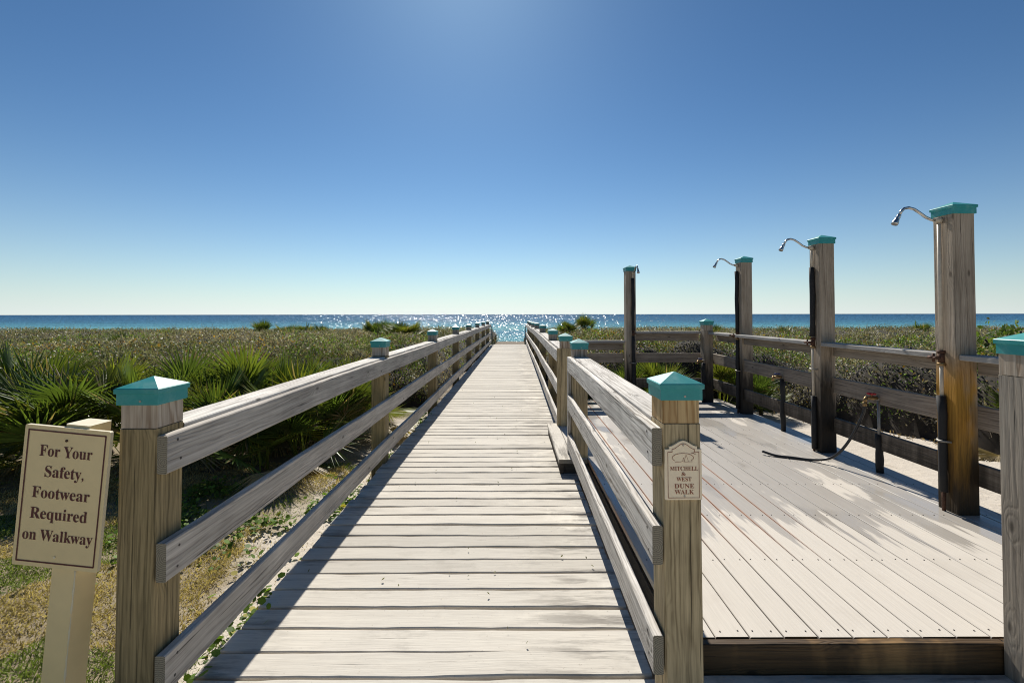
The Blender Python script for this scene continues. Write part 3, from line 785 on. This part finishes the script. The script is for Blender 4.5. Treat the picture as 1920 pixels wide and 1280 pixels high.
# footwear sign
SW, SH = .318, .505
sg = thing('warning_sign', (-1.628, 1.655, .840), 'cream leaning sign about footwear with maroon lettering, on a cream post at the lower left', 'sign', rot=(0, R(5.0), R(-1.5)))
m = MB()
def rrect(w, h, r, n=3):
    o = []
    for cx, cy, a0 in ((w / 2 - r, -h / 2 + r, -90), (w / 2 - r, h / 2 - r, 0), (-w / 2 + r, h / 2 - r, 90), (-w / 2 + r, -h / 2 + r, 180)):
        for k in range(n + 1): a = R(a0 + 90 * k / n); o.append((cx + r * math.cos(a), cy + r * math.sin(a)))
    return o
plate(m, rrect(SW, SH, .006), .012, 0, 1); sign_part(m, 'panel', [CREAM, CREAM_E], sg, 0)
m = MB(); strip_loop(m, rrect(SW - .026, SH - .030, .002, 1), .0052); sign_part(m, 'border', MAROON, sg, .0012)
for ln in [('For Your', .002, .145, .0405, .196), ('Safety,', .003, .071, .0405, .145), ('Footwear', -.002, -.0055, .0405, .214), ('Required', -.003, -.080, .0405, .212), ('on Walkway', .001, -.157, .0395, .260)]:
    m = mesh_of(*text_mesh([ln])); sign_part(m, 'lettering', MAROON, sg, .0014)
m = MB(); m.tube([(.0, .206, 0), (.0, .206, .003)], .0045, 10); sign_part(m, 'screw', [RUST], sg, 0)
m = MB(); m.tube([(-.002, -.213, 0), (-.002, -.213, .003)], .004, 10); sign_part(m, 'screw', [CREAM_E], sg, 0)
m = MB(); m.beam((.022, -1.25, -.012 - .046), (0, 1, 0), (1, 0, 0), 1.25 + .262, .092, .092, 3, .005, mats=(0, 1))
m.tube([(.0665 + rnd.uniform(-.0008, .0008), -1.24 + .02 * k, -.0135) for k in range(50)], [max(.0008, rnd.gauss(.0026, .0011)) for _ in range(50)], 6, 1)
sign_part(m, 'post', [CREAM, CREAM_E], sg, 0)

# plaque on the near right post
pq = thing('plaque', (.6285, 1.6905, .912), 'small cream plaque with an arched top and red brown lettering on the near right post', 'plaque', rot=(0, R(-.3), 0))
PW, PH = .134, .184
def arch(w, h, inset):
    a = w / 2 - inset; y0 = -h / 2 + inset * .75; ys_ = h / 2 - inset
    sh = .051 - inset
    pts = [(-a, y0), (a, y0), (a, ys_), (sh, ys_), (sh, ys_ + .010)]
    for k in range(1, 14):
        t = k / 14; x = sh * (1 - 2 * t); pts.append((x, ys_ + .010 + .021 * (.5 - .5 * math.cos(2 * math.pi * t))))
    pts += [(-sh, ys_ + .010), (-sh, ys_), (-a, ys_)]
    return pts
m = MB(); plate(m, arch(PW, PH, 0), .010); sign_part(m, 'panel', [PLQ], pq, .010)
m = MB(); strip_loop(m, arch(PW, PH, .009), .0018); sign_part(m, 'border', PLQ_T, pq, .0112)
for ln in [('MITCHELL', .002, .0149, .0150, .103), ('&', .0, -.0042, .0138, .0165), ('WEST', .001, -.0237, .0147, .055), ('DUNE', .002, -.0492, .0160, .072), ('WALK', .002, -.0708, .0160, .071)]:
    m = mesh_of(*text_mesh([ln])); sign_part(m, 'lettering', PLQ_T, pq, .0114)
m = MB()   # emblem: broken oval, two sails and a gull
ov = []
for k in range(33):
    a = R(-40 + 262 * k / 32); ov.append((.040 * math.cos(a) - .002, .017 * math.sin(a) + .0615))
strip_loop(m, ov, .0017, False)
strip_loop(m, [(-.030, .0452), (-.012, .0460), (-.005, .0474), (.008, .0458), (.034, .0466)], .0012, False)
strip_loop(m, [(.003, .047), (.010, .0715)], .001, False); strip_loop(m, [(.010, .0715), (.018, .047)], .0009, False)
strip_loop(m, [(-.003, .047), (.0005, .0615)], .001, False); strip_loop(m, [(.0005, .0615), (.0025, .047)], .0009, False)
strip_loop(m, [(.027, .0770), (.037, .0775), (.042, .0825)], .0015, False); strip_loop(m, [(.037, .0775), (.0425, .0725), (.0455, .0760)], .0012, False)
sign_part(m, 'emblem', PLQ_T, pq, .0116)
for q in ((0, .107), (.003, -.0786)):
    m = MB(); m.tube([(q[0], q[1], 0), (q[0], q[1], .003)], .0034, 10); sign_part(m, 'screw', [STEEL], pq, .010)

# ------------------------------------------------------------------ vegetation
def leaf_mat(name, tint=(1, 1, 1), rough=.38, trans=.35, spec=.4):
    M = NT(name); a = M.attr('Col').outputs['Color']
    c = M.mix(1.0, a, tint, 'MULTIPLY'); c = M.mix(1.0, c, M.ramp(M.noise(M.geo(), 7, 3, .6), [(.25, .7), (.75, 1.3)]), 'MULTIPLY')
    M.color(c); M.rough(rough); M.b.inputs['Specular IOR Level'].default_value = spec
    tr = M.n('ShaderNodeBsdfTranslucent'); M.put(tr.inputs[0], M.mix(1.0, c, (1.5, 1.55, .75), 'MULTIPLY'))
    mx = M.n('ShaderNodeMixShader'); mx.inputs[0].default_value = trans
    M.t.links.new(M.b.outputs[0], mx.inputs[1]); M.t.links.new(tr.outputs[0], mx.inputs[2]); M.t.links.new(mx.outputs[0], M.out.inputs[0])
    return M.m
LEAF = leaf_mat('scrub_leaf', rough=.48, trans=.28, spec=.28)
PALM = leaf_mat('palmetto_leaf', rough=.42, trans=.38, spec=.35)
VINE = leaf_mat('vine_leaf', rough=.6, trans=.3, spec=.25)
GRASSM = leaf_mat('grass_blade', rough=.6, trans=.25, spec=.2)
TWIG_AND_SHADE = plain('twigs_and_gap_shade', (.035, .027, .019), .95, nz=.5, scale=9)  # twig brown, kept dark to paint the shade between scrub leaves
STEM = plain('palmetto_stem', (.10, .07, .045), .9, nz=.5)

def col_mesh(name, V, F4, Cv, mats, mi=None, tri=False):
    """numpy arrays -> mesh (fast)"""
    k = F4.shape[1]
    me = bpy.data.meshes.new(name)
    me.vertices.add(len(V)); me.vertices.foreach_set('co', V.astype(np.float32).ravel())
    me.loops.add(F4.size); me.loops.foreach_set('vertex_index', F4.astype(np.int32).ravel())
    me.polygons.add(len(F4)); me.polygons.foreach_set('loop_start', np.arange(0, F4.size, k, dtype=np.int32))
    at = me.attributes.new('Col', 'FLOAT_COLOR', 'POINT')
    at.data.foreach_set('color', np.concatenate([Cv, np.ones((len(Cv), 1))], 1).astype(np.float32).ravel())
    for m_ in mats: me.materials.append(m_)
    if mi is not None: me.polygons.foreach_set('material_index', mi.astype(np.int32))
    me.update(calc_edges=True); me.validate()
    return me
rg = np.random.default_rng(11)

def vnoise(x, y, s, seed=0):
    x = x * s + seed * 17.3; y = y * s + seed * 5.7
    xi = np.floor(x).astype(np.int64); yi = np.floor(y).astype(np.int64); fx = x - xi; fy = y - yi
    def h(a, b):
        n = (a * 374761393 + b * 668265263 + seed * 1013) & 0x7fffffff
        n = ((n ^ (n >> 13)) * 1274126177) & 0x7fffffff
        return (n ^ (n >> 16)) % 65536 / 65536.0
    fx = fx * fx * (3 - 2 * fx); fy = fy * fy * (3 - 2 * fy)
    return (h(xi, yi) * (1 - fx) + h(xi + 1, yi) * fx) * (1 - fy) + (h(xi, yi + 1) * (1 - fx) + h(xi + 1, yi + 1) * fx) * fy
def fb(x, y, s, seed=0): return vnoise(x, y, s, seed) * .55 + vnoise(x, y, s * 2.3, seed + 1) * .3 + vnoise(x, y, s * 5.1, seed + 2) * .15

def scrub_d(x, y):
    """distance-like depth inside the scrub; negative outside"""
    dr = .009 * np.maximum(0, y - 1.7)
    yl = np.interp(x, [-90, -30, -9, -5, -3, -2.2, -1.6], [5.2, 5.8, 6.3, 6.7, 7.1, 7.6, 8.4]) + (vnoise(x, y, .9, 3) - .5) * .8
    dl = np.minimum((y - yl) * .9, (-1.62 + dr - x))
    yr = np.interp(x, [.9, 2.9, 3.3, 4.2, 5.0, 5.45, 5.7, 6.1, 7.0], [8.05, 8.05, 8.3, 8.1, 7.3, 6.0, 4.6, 2.0, -2.0])
    drt = np.minimum(np.minimum((y - yr) * np.where(x > 4.2, .35, .9), x - (.86 + dr)), np.where(x > 4.6, (x - 5.25) + np.maximum(0, (y - 6.4)) * 1.2, 99)) + (vnoise(x, y, 1.3, 9) - .5) * .35
    d = np.where(x < -.3, dl, drt)
    return np.minimum(d, (44.5 - y) * .8)
def canopy(x, y):
    base = .80 - .021 * np.maximum(0, y - 6) + np.where(x > 0, .05, 0.0)
    b = (fb(x, y, .33, 1) - .5) * .62 + (vnoise(x, y, 1.25, 5) - .5) * .36 + (vnoise(x, y, 3.1, 6) - .5) * .22 + (vnoise(x, y, 7.3, 7) - .5) * .10
    # separate wind-pruned bushes: rounded domes on a jittered grid
    cx, cy = np.floor(x / 1.5), np.floor(y / 1.5); best = np.full(np.shape(x), 9.0)
    for i in (-1, 0, 1):
        for j in (-1, 0, 1):
            jx, jy = cx + i, cy + j
            px = (jx + .5 + .8 * (vnoise(jx + .5, jy + .5, 1.0, 81) - .5)) * 1.5; py = (jy + .5 + .8 * (vnoise(jx + .5, jy + .5, 1.0, 82) - .5)) * 1.5
            best = np.minimum(best, np.hypot(x - px, y - py) / (.75 + .5 * vnoise(jx + .5, jy + .5, 1.0, 83)))
    dome = .23 * (1 - np.clip(best, 0, 1.25) ** 2) - .05
    return base + (b + dome) * np.interp(y, [6, 20, 45], [1, .9, .75])
def gz(x, y): return -.13 - .028 * np.maximum(0, y - 7)

# solid sheet below the leaves: twig brown with the gaps' shade in its colour
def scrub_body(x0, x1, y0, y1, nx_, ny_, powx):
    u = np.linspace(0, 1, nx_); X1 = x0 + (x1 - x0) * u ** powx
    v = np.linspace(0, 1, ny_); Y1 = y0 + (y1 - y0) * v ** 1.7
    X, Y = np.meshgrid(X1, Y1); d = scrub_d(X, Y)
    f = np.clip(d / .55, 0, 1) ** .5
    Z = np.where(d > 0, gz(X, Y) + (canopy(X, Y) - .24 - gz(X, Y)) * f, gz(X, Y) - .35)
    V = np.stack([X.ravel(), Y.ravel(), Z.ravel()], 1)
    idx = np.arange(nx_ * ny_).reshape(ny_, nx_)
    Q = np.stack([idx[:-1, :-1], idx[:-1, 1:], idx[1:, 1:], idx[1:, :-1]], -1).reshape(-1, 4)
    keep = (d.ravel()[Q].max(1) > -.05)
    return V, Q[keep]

def leaves(P, size, aspect, Cc, up_bias=.25, normal=None):
    """diamond leaves: 2 tris each as one folded quad"""
    n = len(P)
    a = rg.normal(size=(n, 3)); a[:, 2] = np.abs(a[:, 2]) * .9 + up_bias; a /= np.linalg.norm(a, axis=1)[:, None]
    b = np.cross(a, rg.normal(size=(n, 3))); b /= np.linalg.norm(b, axis=1)[:, None]
    L = (size * rg.uniform(.65, 1.35, n))[:, None]; W = L * aspect
    V = np.empty((n, 4, 3)); V[:, 0] = P; V[:, 1] = P + a * L * .55 + b * W * .5; V[:, 2] = P + a * L; V[:, 3] = P + a * L * .55 - b * W * .5
    return V.reshape(-1, 3), np.arange(4 * n).reshape(n, 4), np.repeat(Cc, 4, 0)

def leaf_colors(x, y):
    n = len(x)
    g1 = fb(x, y, .30, 21); g2 = vnoise(x, y, .9, 31); r = rg.random(n)
    olive = np.array([.115, .135, .045]); grey = np.array([.30, .265, .22]); green = np.array([.16, .24, .04]); yel = np.array([.42, .23, .03]); brn = np.array([.19, .125, .08])
    t = np.clip((g1 - .50) * 11, 0, 1)[:, None] * .7
    c = grey * (1 - t) + olive * t
    sel = (fb(x, y, .55, 33) > .62) & (r < .5); c[sel] = green * rg.uniform(.7, 1.3, (sel.sum(), 1))
    sel = (r > .90); c[sel] = brn
    hot = (vnoise(x, y, .7, 41) > .55) & (y < 12); sel = (r > .965) | (hot & (r > .85)); c[sel] = yel * rg.uniform(.6, 1.2, (sel.sum(), 1))
    return c * rg.uniform(.25, 1.55, (n, 1)) * (.62 + .7 * fb(x, y, .16, 91))[:, None]

def sample_scrub(N, side):
    th = rg.uniform(R(-68), R(68), N * 3); u = rg.random(N * 3)
    r0, r1 = 5.0, 62.0; k = -.55          # pdf ~ r^(k-1)
    r = (r0 ** k + u * (r1 ** k - r0 ** k)) ** (1 / k)
    x = np.sin(th) * r; y = np.cos(th) * r
    if side < 0: x = -np.abs(x)
    else: x = np.abs(x)
    d = scrub_d(x, y); m_ = (d > 0.02)
    x, y, d = x[m_][:N], y[m_][:N], d[m_][:N]
    f = np.clip(d / .55, 0, 1) ** .5; g = gz(x, y)
    top = g + (canopy(x, y) - g) * f
    z = top - np.abs(rg.normal(0, .095, len(x))) - .01
    # the open front face is leafy to the ground
    fr_ = d < .7; z[fr_] = g[fr_] + (top[fr_] - g[fr_]) * rg.uniform(.12, 1.0, fr_.sum()) ** .6
    rr = np.hypot(x, y)
    return np.stack([x, y, z], 1), .027 * (rr / 6) ** .60 + .010
for side, N, nm in ((-1, 300000, 'left'), (1, 240000, 'right')):
    P, sz = sample_scrub(N, side)
    C_ = leaf_colors(P[:, 0], P[:, 1])
    V, F, CC = leaves(P, sz, .42, C_)
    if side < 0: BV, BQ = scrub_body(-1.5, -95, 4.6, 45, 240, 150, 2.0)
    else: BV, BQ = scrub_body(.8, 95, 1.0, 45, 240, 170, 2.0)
    # bare twigs sticking out of the canopy
    nt = 22000; ti = rg.integers(0, len(P), nt); TP = P[ti]
    TV, TF, TC = leaves(TP - np.array([0, 0, .03]), sz[ti] * 3.2, .06, np.tile(np.array([.26, .22, .18]), (nt, 1)) * rg.uniform(.5, 1.4, (nt, 1)), .5)
    nv = len(BV); allV = np.concatenate([BV, V, TV]); allF = np.concatenate([BQ, F + nv, TF + nv + len(V)])
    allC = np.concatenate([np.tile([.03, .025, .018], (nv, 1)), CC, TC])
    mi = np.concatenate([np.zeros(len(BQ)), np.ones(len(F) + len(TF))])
    props(link_mesh('dune_scrub', col_mesh('dune_scrub', allV, allF, allC, [TWIG_AND_SHADE, LEAF], mi)), kind='stuff',
          label='low wind clipped dune scrub stretching seaward on the %s of the walkway' % nm, cat='scrub')

# denser leafy face of the scrub right behind the shower railing and behind the back railing
def face_leaves(n, fx, fy, z0, z1):
    x = rg.uniform(*fx, n); y = rg.uniform(*fy, n); d = scrub_d(x, y); k = (d > 0) & (d < .9)
    x, y, d = x[k], y[k], d[k]; g = gz(x, y); top = g + (canopy(x, y) - g) * np.clip(d / .55, 0, 1) ** .5
    z = g + .05 + (top - g) * rg.uniform(0, 1, len(x)) ** .75
    return np.stack([x, y, z], 1)
P = np.concatenate([face_leaves(190000, (.8, 8), (1.5, 11), 0, 1), face_leaves(70000, (-9, -1.5), (5.5, 10), 0, 1)])
gsel = fb(P[:, 0], P[:, 2] * 2 + P[:, 1], .9, 77)
C_ = np.where((gsel > .52)[:, None], np.array([.085, .14, .022]), np.array([.07, .065, .035])) * rg.uniform(.5, 1.5, (len(P), 1))
V, F, CC = leaves(P, np.full(len(P), .031), .5, C_)
props(link_mesh('scrub_edge_foliage', col_mesh('scrub_edge_foliage', V, F, CC, [LEAF])), kind='stuff', label='leafy green edge of the dune scrub behind the railings', cat='foliage')

# saw palmettos
def frond_arrays(base, az, pet, tilt, rad, span, nseg, dead, seed):
    r = np.random.default_rng(seed); V = []; F = []; C = []
    d0 = np.array([math.cos(az) * math.cos(tilt), math.sin(az) * math.cos(tilt), math.sin(tilt)])
    side = np.array([-math.sin(az), math.cos(az), 0])
    hub = base + d0 * pet; hub = hub + np.array([0, 0, -.10 * pet * (1 - math.sin(tilt))])
    # blade plane leans further over than the stalk
    bt = tilt - R(8 + r.uniform(-12, 20)); f = np.array([math.cos(az) * math.cos(bt), math.sin(az) * math.cos(bt), math.sin(bt)])
    roll = r.uniform(-.5, .5); nrm = np.cross(side, f); side2 = side * math.cos(roll) + nrm * math.sin(roll); nrm = np.cross(side2, f)
    if dead: c0 = np.array([.30, .235, .13]) * r.uniform(.6, 1.3)
    else: c0 = (np.array([.075, .115, .024]) + np.array([.09, .055, 0]) * r.random() ** 2) * r.uniform(.55, 1.4)
    def add(pts, faces, col):
        b = len(V); V.extend(pts); C.extend([col] * len(pts)); F.extend([[b + i for i in q] for q in faces])
    w = .009
    add([base - side * w, base + side * w, hub + side * w * .7, hub - side * w * .7], [(0, 1, 2, 3)], c0 * 1.1 + np.array([.03, .02, 0]))
    for k in range(nseg):
        a = (k / (nseg - 1) - .5) * span + r.uniform(-.03, .03)
        L = rad * (.72 + .28 * math.cos(a * .55)) * r.uniform(.88, 1.08)
        d = f * math.cos(a) + side2 * math.sin(a); e = -f * math.sin(a) + side2 * math.cos(a)
        wd = L * .021 + .003; drp = np.array([0, 0, -1.0]) * L * (r.uniform(.02, .14) + (.25 if dead else 0))
        mid = hub + d * L * .45 + drp * .15; tip = hub + d * L + drp
        cc = c0 * r.uniform(.75, 1.25)
        if not dead and r.random() < .06: cc = np.array([.26, .20, .10])
        add([hub, mid - e * wd + nrm * wd * .35, mid - nrm * wd * .35, mid + e * wd + nrm * wd * .35, tip], [(0, 1, 2, 2), (0, 2, 3, 3), (1, 4, 2, 2), (2, 4, 3, 3)], cc)
    return V, F, C
def tri4(V, F, C, name):
    V = np.array(V); C = np.array(C); me = bpy.data.meshes.new(name)
    me.from_pydata(V.tolist(), [], [list(dict.fromkeys(f)) for f in F])
    at = me.attributes.new('Col', 'FLOAT_COLOR', 'POINT'); at.data.foreach_set('color', np.concatenate([C, np.ones((len(C), 1))], 1).astype(np.float32).ravel())
    me.materials.append(PALM); return me
PALM_ME = []
for v in range(5):
    V, F, C = [], [], []; r = np.random.default_rng(100 + v); nf = (20, 17, 23, 18, 15)[v]
    for k in range(nf):
        az = 2.399 * k + r.uniform(-.3, .3); tl = R(r.uniform(25, 88) if k % 2 else r.uniform(58, 88)); dead = r.random() < .12
        if dead: tl = R(r.uniform(-5, 25))
        a, b, c = frond_arrays(np.array([r.uniform(-.08, .08), r.uniform(-.08, .08), .06]), az, r.uniform(.38, .75), tl, r.uniform(.42, .62), R(r.uniform(110, 205)), 27, dead, 1000 * v + k)
        o = len(V); V += a; C += c; F += [[i + o for i in q] for q in f_] if False else [[i + o for i in q] for q in b]
    PALM_ME.append(tri4(V, F, C, 'fronds'))
sm_ = MB(); sm_.tube([(0, 0, -.15), (.02, .0, 0), (.0, .03, .12)], [.07, .06, .035], 8)
STEM_O = sm_.build('trunk', STEM); STEM_ME = STEM_O.data; bpy.data.objects.remove(STEM_O)
pal_i = 0
def palmetto(x, y, s, label, group=None, z=None, var=None):
    global pal_i
    t = thing('saw_palmetto', (x, y, (ground_z(x, y) if z is None else z)), label, 'palmetto', group)
    rz = pal_i * 1.7; v = pal_i % 5 if var is None else var; pal_i += 1
    for nm, me in (('fronds', PALM_ME[v]), ('trunk', STEM_ME)):
        o = bpy.data.objects.new(nm, me); COL.objects.link(o); o.parent = t
    t.rotation_euler = (rnd.uniform(-.08, .08), rnd.uniform(-.08, .08), rz); t.scale = (s, s, s * rnd.uniform(.92, 1.08))
    return t
GL = 'saw palmettos crowded on the left of the walkway'
near_left = [
 (-5.9, 4.45, .95, 'saw palmetto at the left border of the photo, behind and left of the footwear sign'),
 (-5.15, 4.25, 1.0, 'saw palmetto rising just over the top left corner of the footwear sign'),
 (-4.35, 4.55, 1.05, 'saw palmetto directly behind the top right corner of the footwear sign'),
 (-3.75, 4.7, .95, 'saw palmetto showing between the footwear sign and the nearest left post'),
 (-3.1, 4.85, .95, 'saw palmetto just right of the nearest left post, under the top rail'),
 (-2.55, 4.75, .85, 'saw palmetto at the sandy patch, seen between the upper rails of the left railing'),
 (-2.25, 5.0, .85, 'saw palmetto leaning against the second post of the left railing'),
 (-2.2, 5.9, .85, 'saw palmetto filling the left railing just beyond its second post'),
 (-2.75, 5.55, 1.05, 'tall saw palmetto whose fans rise above the top rail between the first two left posts'),
]
for q in near_left: palmetto(q[0], q[1] - .10, q[2], q[3], GL)
for (x, y, s) in [(-6.8, 4.9, 1.0), (-6.3, 5.5, .95), (-5.4, 5.3, 1.05), (-4.7, 5.5, 1.0), (-3.9, 5.6, 1.0), (-3.3, 5.9, 1.05), (-2.3, 6.3, .95), (-7.6, 5.6, 1.0), (-2.9, 6.5, .95), (-2.3, 7.0, .75), (-3.8, 6.4, .85), (-2.55, 7.5, .75)]:
    palmetto(x, y - .2, s, 'saw palmetto in the second row of the dense clump left of the walkway', 'back row palmettos left of the walkway')
GF = 'palmetto tufts standing out of the scrub'
def far_pal(px, ytop, Y, label, s=1.0, var=None):
    x = (px - 960) * Y / 853; zt = 1.5 - (ytop - 590) * Y / 853
    palmetto(x, Y, s * 1.2, label, GF, z=zt - 1.05 * s, var=var)
far_pal(492, 612, 26, 'spiky palmetto tuft on the left skyline, first one left of the nearest group of three', .9)
far_pal(540, 615, 25, 'leftmost of the group of three palmetto tufts on the left skyline', .9)
far_pal(572, 614, 27, 'palmetto tuft in the middle of the group of three on the left skyline', .9)
far_pal(608, 613, 27, 'rightmost of the group of three palmetto tufts on the left skyline', .8)
far_pal(700, 611, 20, 'palmetto tuft left of the biggest tuft near the far left posts', .9)
far_pal(728, 611, 19, 'smaller palmetto tuft touching the biggest one near the far left posts', .85)
far_pal(756, 608, 18, 'biggest palmetto tuft on the left skyline, beside the far posts of the left railing', 1.0)
far_pal(82, 621, 30, 'palmetto tuft on the skyline close to the left border', .8)
far_pal(312, 622, 28, 'lone palmetto tuft on the left skyline above the nearest left post', .9)
far_pal(400, 634, 17, 'green palmetto half sunk in the grey scrub right of the nearest left cap', .85)
far_pal(230, 640, 15, 'green palmetto half sunk in the scrub left of the nearest left cap', .7)
far_pal(1064, 608, 17, 'left one of two palmettos above the scrub beside the far right railing', .55)
far_pal(1097, 605, 18, 'right one of two palmettos above the scrub, seen over the back railing of the deck', .62)
far_pal(1345, 615, 22, 'palmetto tuft on the skyline right of the capped corner post', .7)
far_pal(1472, 619, 28, 'palmetto tuft on the skyline between the second and third shower posts', .8)
far_pal(1722, 614, 26, 'spiky palmetto tuft on the skyline left of the nearest shower post', .9)
GR = 'saw palmettos behind the shower deck'
palmetto(1.35, 7.95, .75, 'saw palmetto behind the lowered left part of the back railing', GR)
palmetto(2.05, 8.05, .72, 'saw palmetto behind the back railing just right of the lone shower', GR)
palmetto(2.62, 7.95, .8, 'bright green saw palmetto behind the back railing left of the corner post', GR)
palmetto(3.55, 7.75, .78, 'saw palmetto with upright fans right of the corner post outside the deck', GR)
palmetto(4.0, 7.35, .6, 'low yellowing saw palmetto outside the deck beside the third shower post', GR)
palmetto(6.05, 5.2, .8, 'saw palmetto in the shade behind the railing, right of the nearest shower', GR)

# shrub at the right edge
def shrub():
    n = 2600
    t = thing('shrub', (6.9, 6.0, -.1), 'green broad leaved shrub standing taller than the scrub at the right edge', 'shrub')
    m = MB()
    for k in range(7):
        a = k * .9; e = Vector((6.9 + math.cos(a) * .5, 6.0 + math.sin(a) * .5, 1.15 + .15 * math.sin(k * 2.1)))
        m.tube(catmull([(6.9, 6.0, -.15), (6.9 + math.cos(a) * .15, 6.0 + math.sin(a) * .15, .5), e], 4), .012, 6)
    m.build('branch', TWIG_AND_SHADE, t)
    P = rg.normal(size=(n, 3)); P /= np.linalg.norm(P, axis=1)[:, None]; P *= rg.uniform(.45, 1, (n, 1)) ** .5
    lump = 1 + .35 * np.sin(P[:, :1] * 7) * np.cos(P[:, 1:2] * 6 + 1)
    P = P * np.array([.78, .75, .62]) * lump + np.array([6.9, 6.0, .72])
    C_ = np.array([.11, .16, .03]) * rg.uniform(.5, 1.5, (n, 1)); C_[rg.random(n) < .06] = [.35, .25, .05]
    V, F, CC = leaves(P, np.full(n, .075), .6, C_); V = V - np.array([6.9, 6.0, -.1])
    o = link_mesh('foliage', col_mesh('foliage', V, F, CC, [LEAF])); o.parent = t; o.location = (0, 0, 0)
shrub()

# mown grass, sand plants and litter
def gzv(x, y): return np.array([ground_z(a, b) for a, b in zip(x, y)])
n = 330000
x = rg.uniform(-6.5, -1.33, n); y = rg.uniform(.9, 5.0, n)
den = np.clip((fb(x, y, .9, 51) - .28) * 5, .1, 1) * np.where(x > -1.72 + (fb(x, y, 1.3, 55) - .5) * 1.2, .16, 1.0)
k = rg.random(n) < den; x, y = x[k], y[k]
gcol = np.where((fb(x, y, 1.6, 61) > .52)[:, None], np.array([.18, .23, .055]), np.array([.46, .37, .18])) * rg.uniform(.5, 1.4, (len(x), 1))
V, F, CC = leaves(np.stack([x, y, gzv(x, y) - .005], 1), np.full(len(x), .030), .16, gcol, .25)
props(link_mesh('grass', col_mesh('grass', V, F, CC, [GRASSM])), kind='stuff', label='short half dry mown grass at the lower left around the sign', cat='grass')

def round_leaves(P, size, Cc, flat=.55):
    n = len(P); nrm = rg.normal(size=(n, 3)) * flat; nrm[:, 2] = 1; nrm /= np.linalg.norm(nrm, axis=1)[:, None]
    a = np.cross(nrm, rg.normal(size=(n, 3))); a /= np.linalg.norm(a, axis=1)[:, None]; b = np.cross(nrm, a)
    s = (size * rg.uniform(.5, 1.3, n))[:, None]; V = np.empty((n, 6, 3))
    for i in range(6): t = i * math.pi / 3; V[:, i] = P + (a * math.cos(t) + b * math.sin(t) * .85) * s
    return V.reshape(-1, 3), np.arange(6 * n).reshape(n, 6), np.repeat(Cc, 6, 0)
xs_, ys2 = [], []
nv = 1500
x1 = rg.normal(-1.33, .06, nv); y1 = rg.uniform(1.9, 8.5, nv); k = (vnoise(x1, y1, 2.0, 71) > .42) & (x1 > -1.6); x1, y1 = x1[k], y1[k]
z1 = np.where(x1 > -1.29, .01, -.10) + rg.uniform(0, .10, len(x1))
k = (x1 < -1.27) | (rg.random(len(x1)) < .35); x1, y1, z1 = x1[k], y1[k], z1[k]
x2 = rg.uniform(-2.9, -1.35, 2600); y2 = rg.normal(3.7, .34, 2600); k = fb(x2, y2, 2.0, 73) > .42; x2, y2 = x2[k], y2[k]; z2 = gzv(x2, y2) + rg.uniform(.01, .07, len(x2))
P = np.stack([np.concatenate([x1, x2]), np.concatenate([y1, y2]), np.concatenate([z1, z2])], 1)
C_ = np.array([.12, .20, .03]) * rg.uniform(.5, 1.35, (len(P), 1)); C_[rg.random(len(P)) < .08] = [.36, .32, .06]
V, F, CC = round_leaves(P, np.full(len(P), .018), C_)
props(link_mesh('creeping_vine', col_mesh('creeping_vine', V, F, CC, [VINE])), kind='stuff', label='small round leaved creeping plants along the left edge of the walkway', cat='ground cover')

n = 5000
x = rg.uniform(3.3, 7, n); y = rg.uniform(2, 8.6, n); d = scrub_d(x, y); k = (d < .25) & (d > -.55) & (rg.random(n) < np.clip(1 + d * 1.7, 0, 1)); x, y = x[k], y[k]
V, F, CC = leaves(np.stack([x, y, gzv(x, y) + .004], 1), np.full(len(x), .05), .3, np.array([.24, .17, .10]) * rg.uniform(.4, 1.4, (len(x), 1)), .0)
x3 = rg.uniform(-1.25, .5, 70); y3 = rg.uniform(2, 9, 70)
V2, F2, C2 = leaves(np.stack([x3, y3, np.full(70, .012)], 1), np.full(70, .02), .5, np.tile([.12, .12, .04], (70, 1)), 0)
props(link_mesh('leaf_litter', col_mesh('leaf_litter', np.concatenate([V, V2]), np.concatenate([F, F2 + len(V)]), np.concatenate([CC, C2]), [GRASSM])), kind='stuff', label='dry leaf litter scattered on sand and boards', cat='litter')
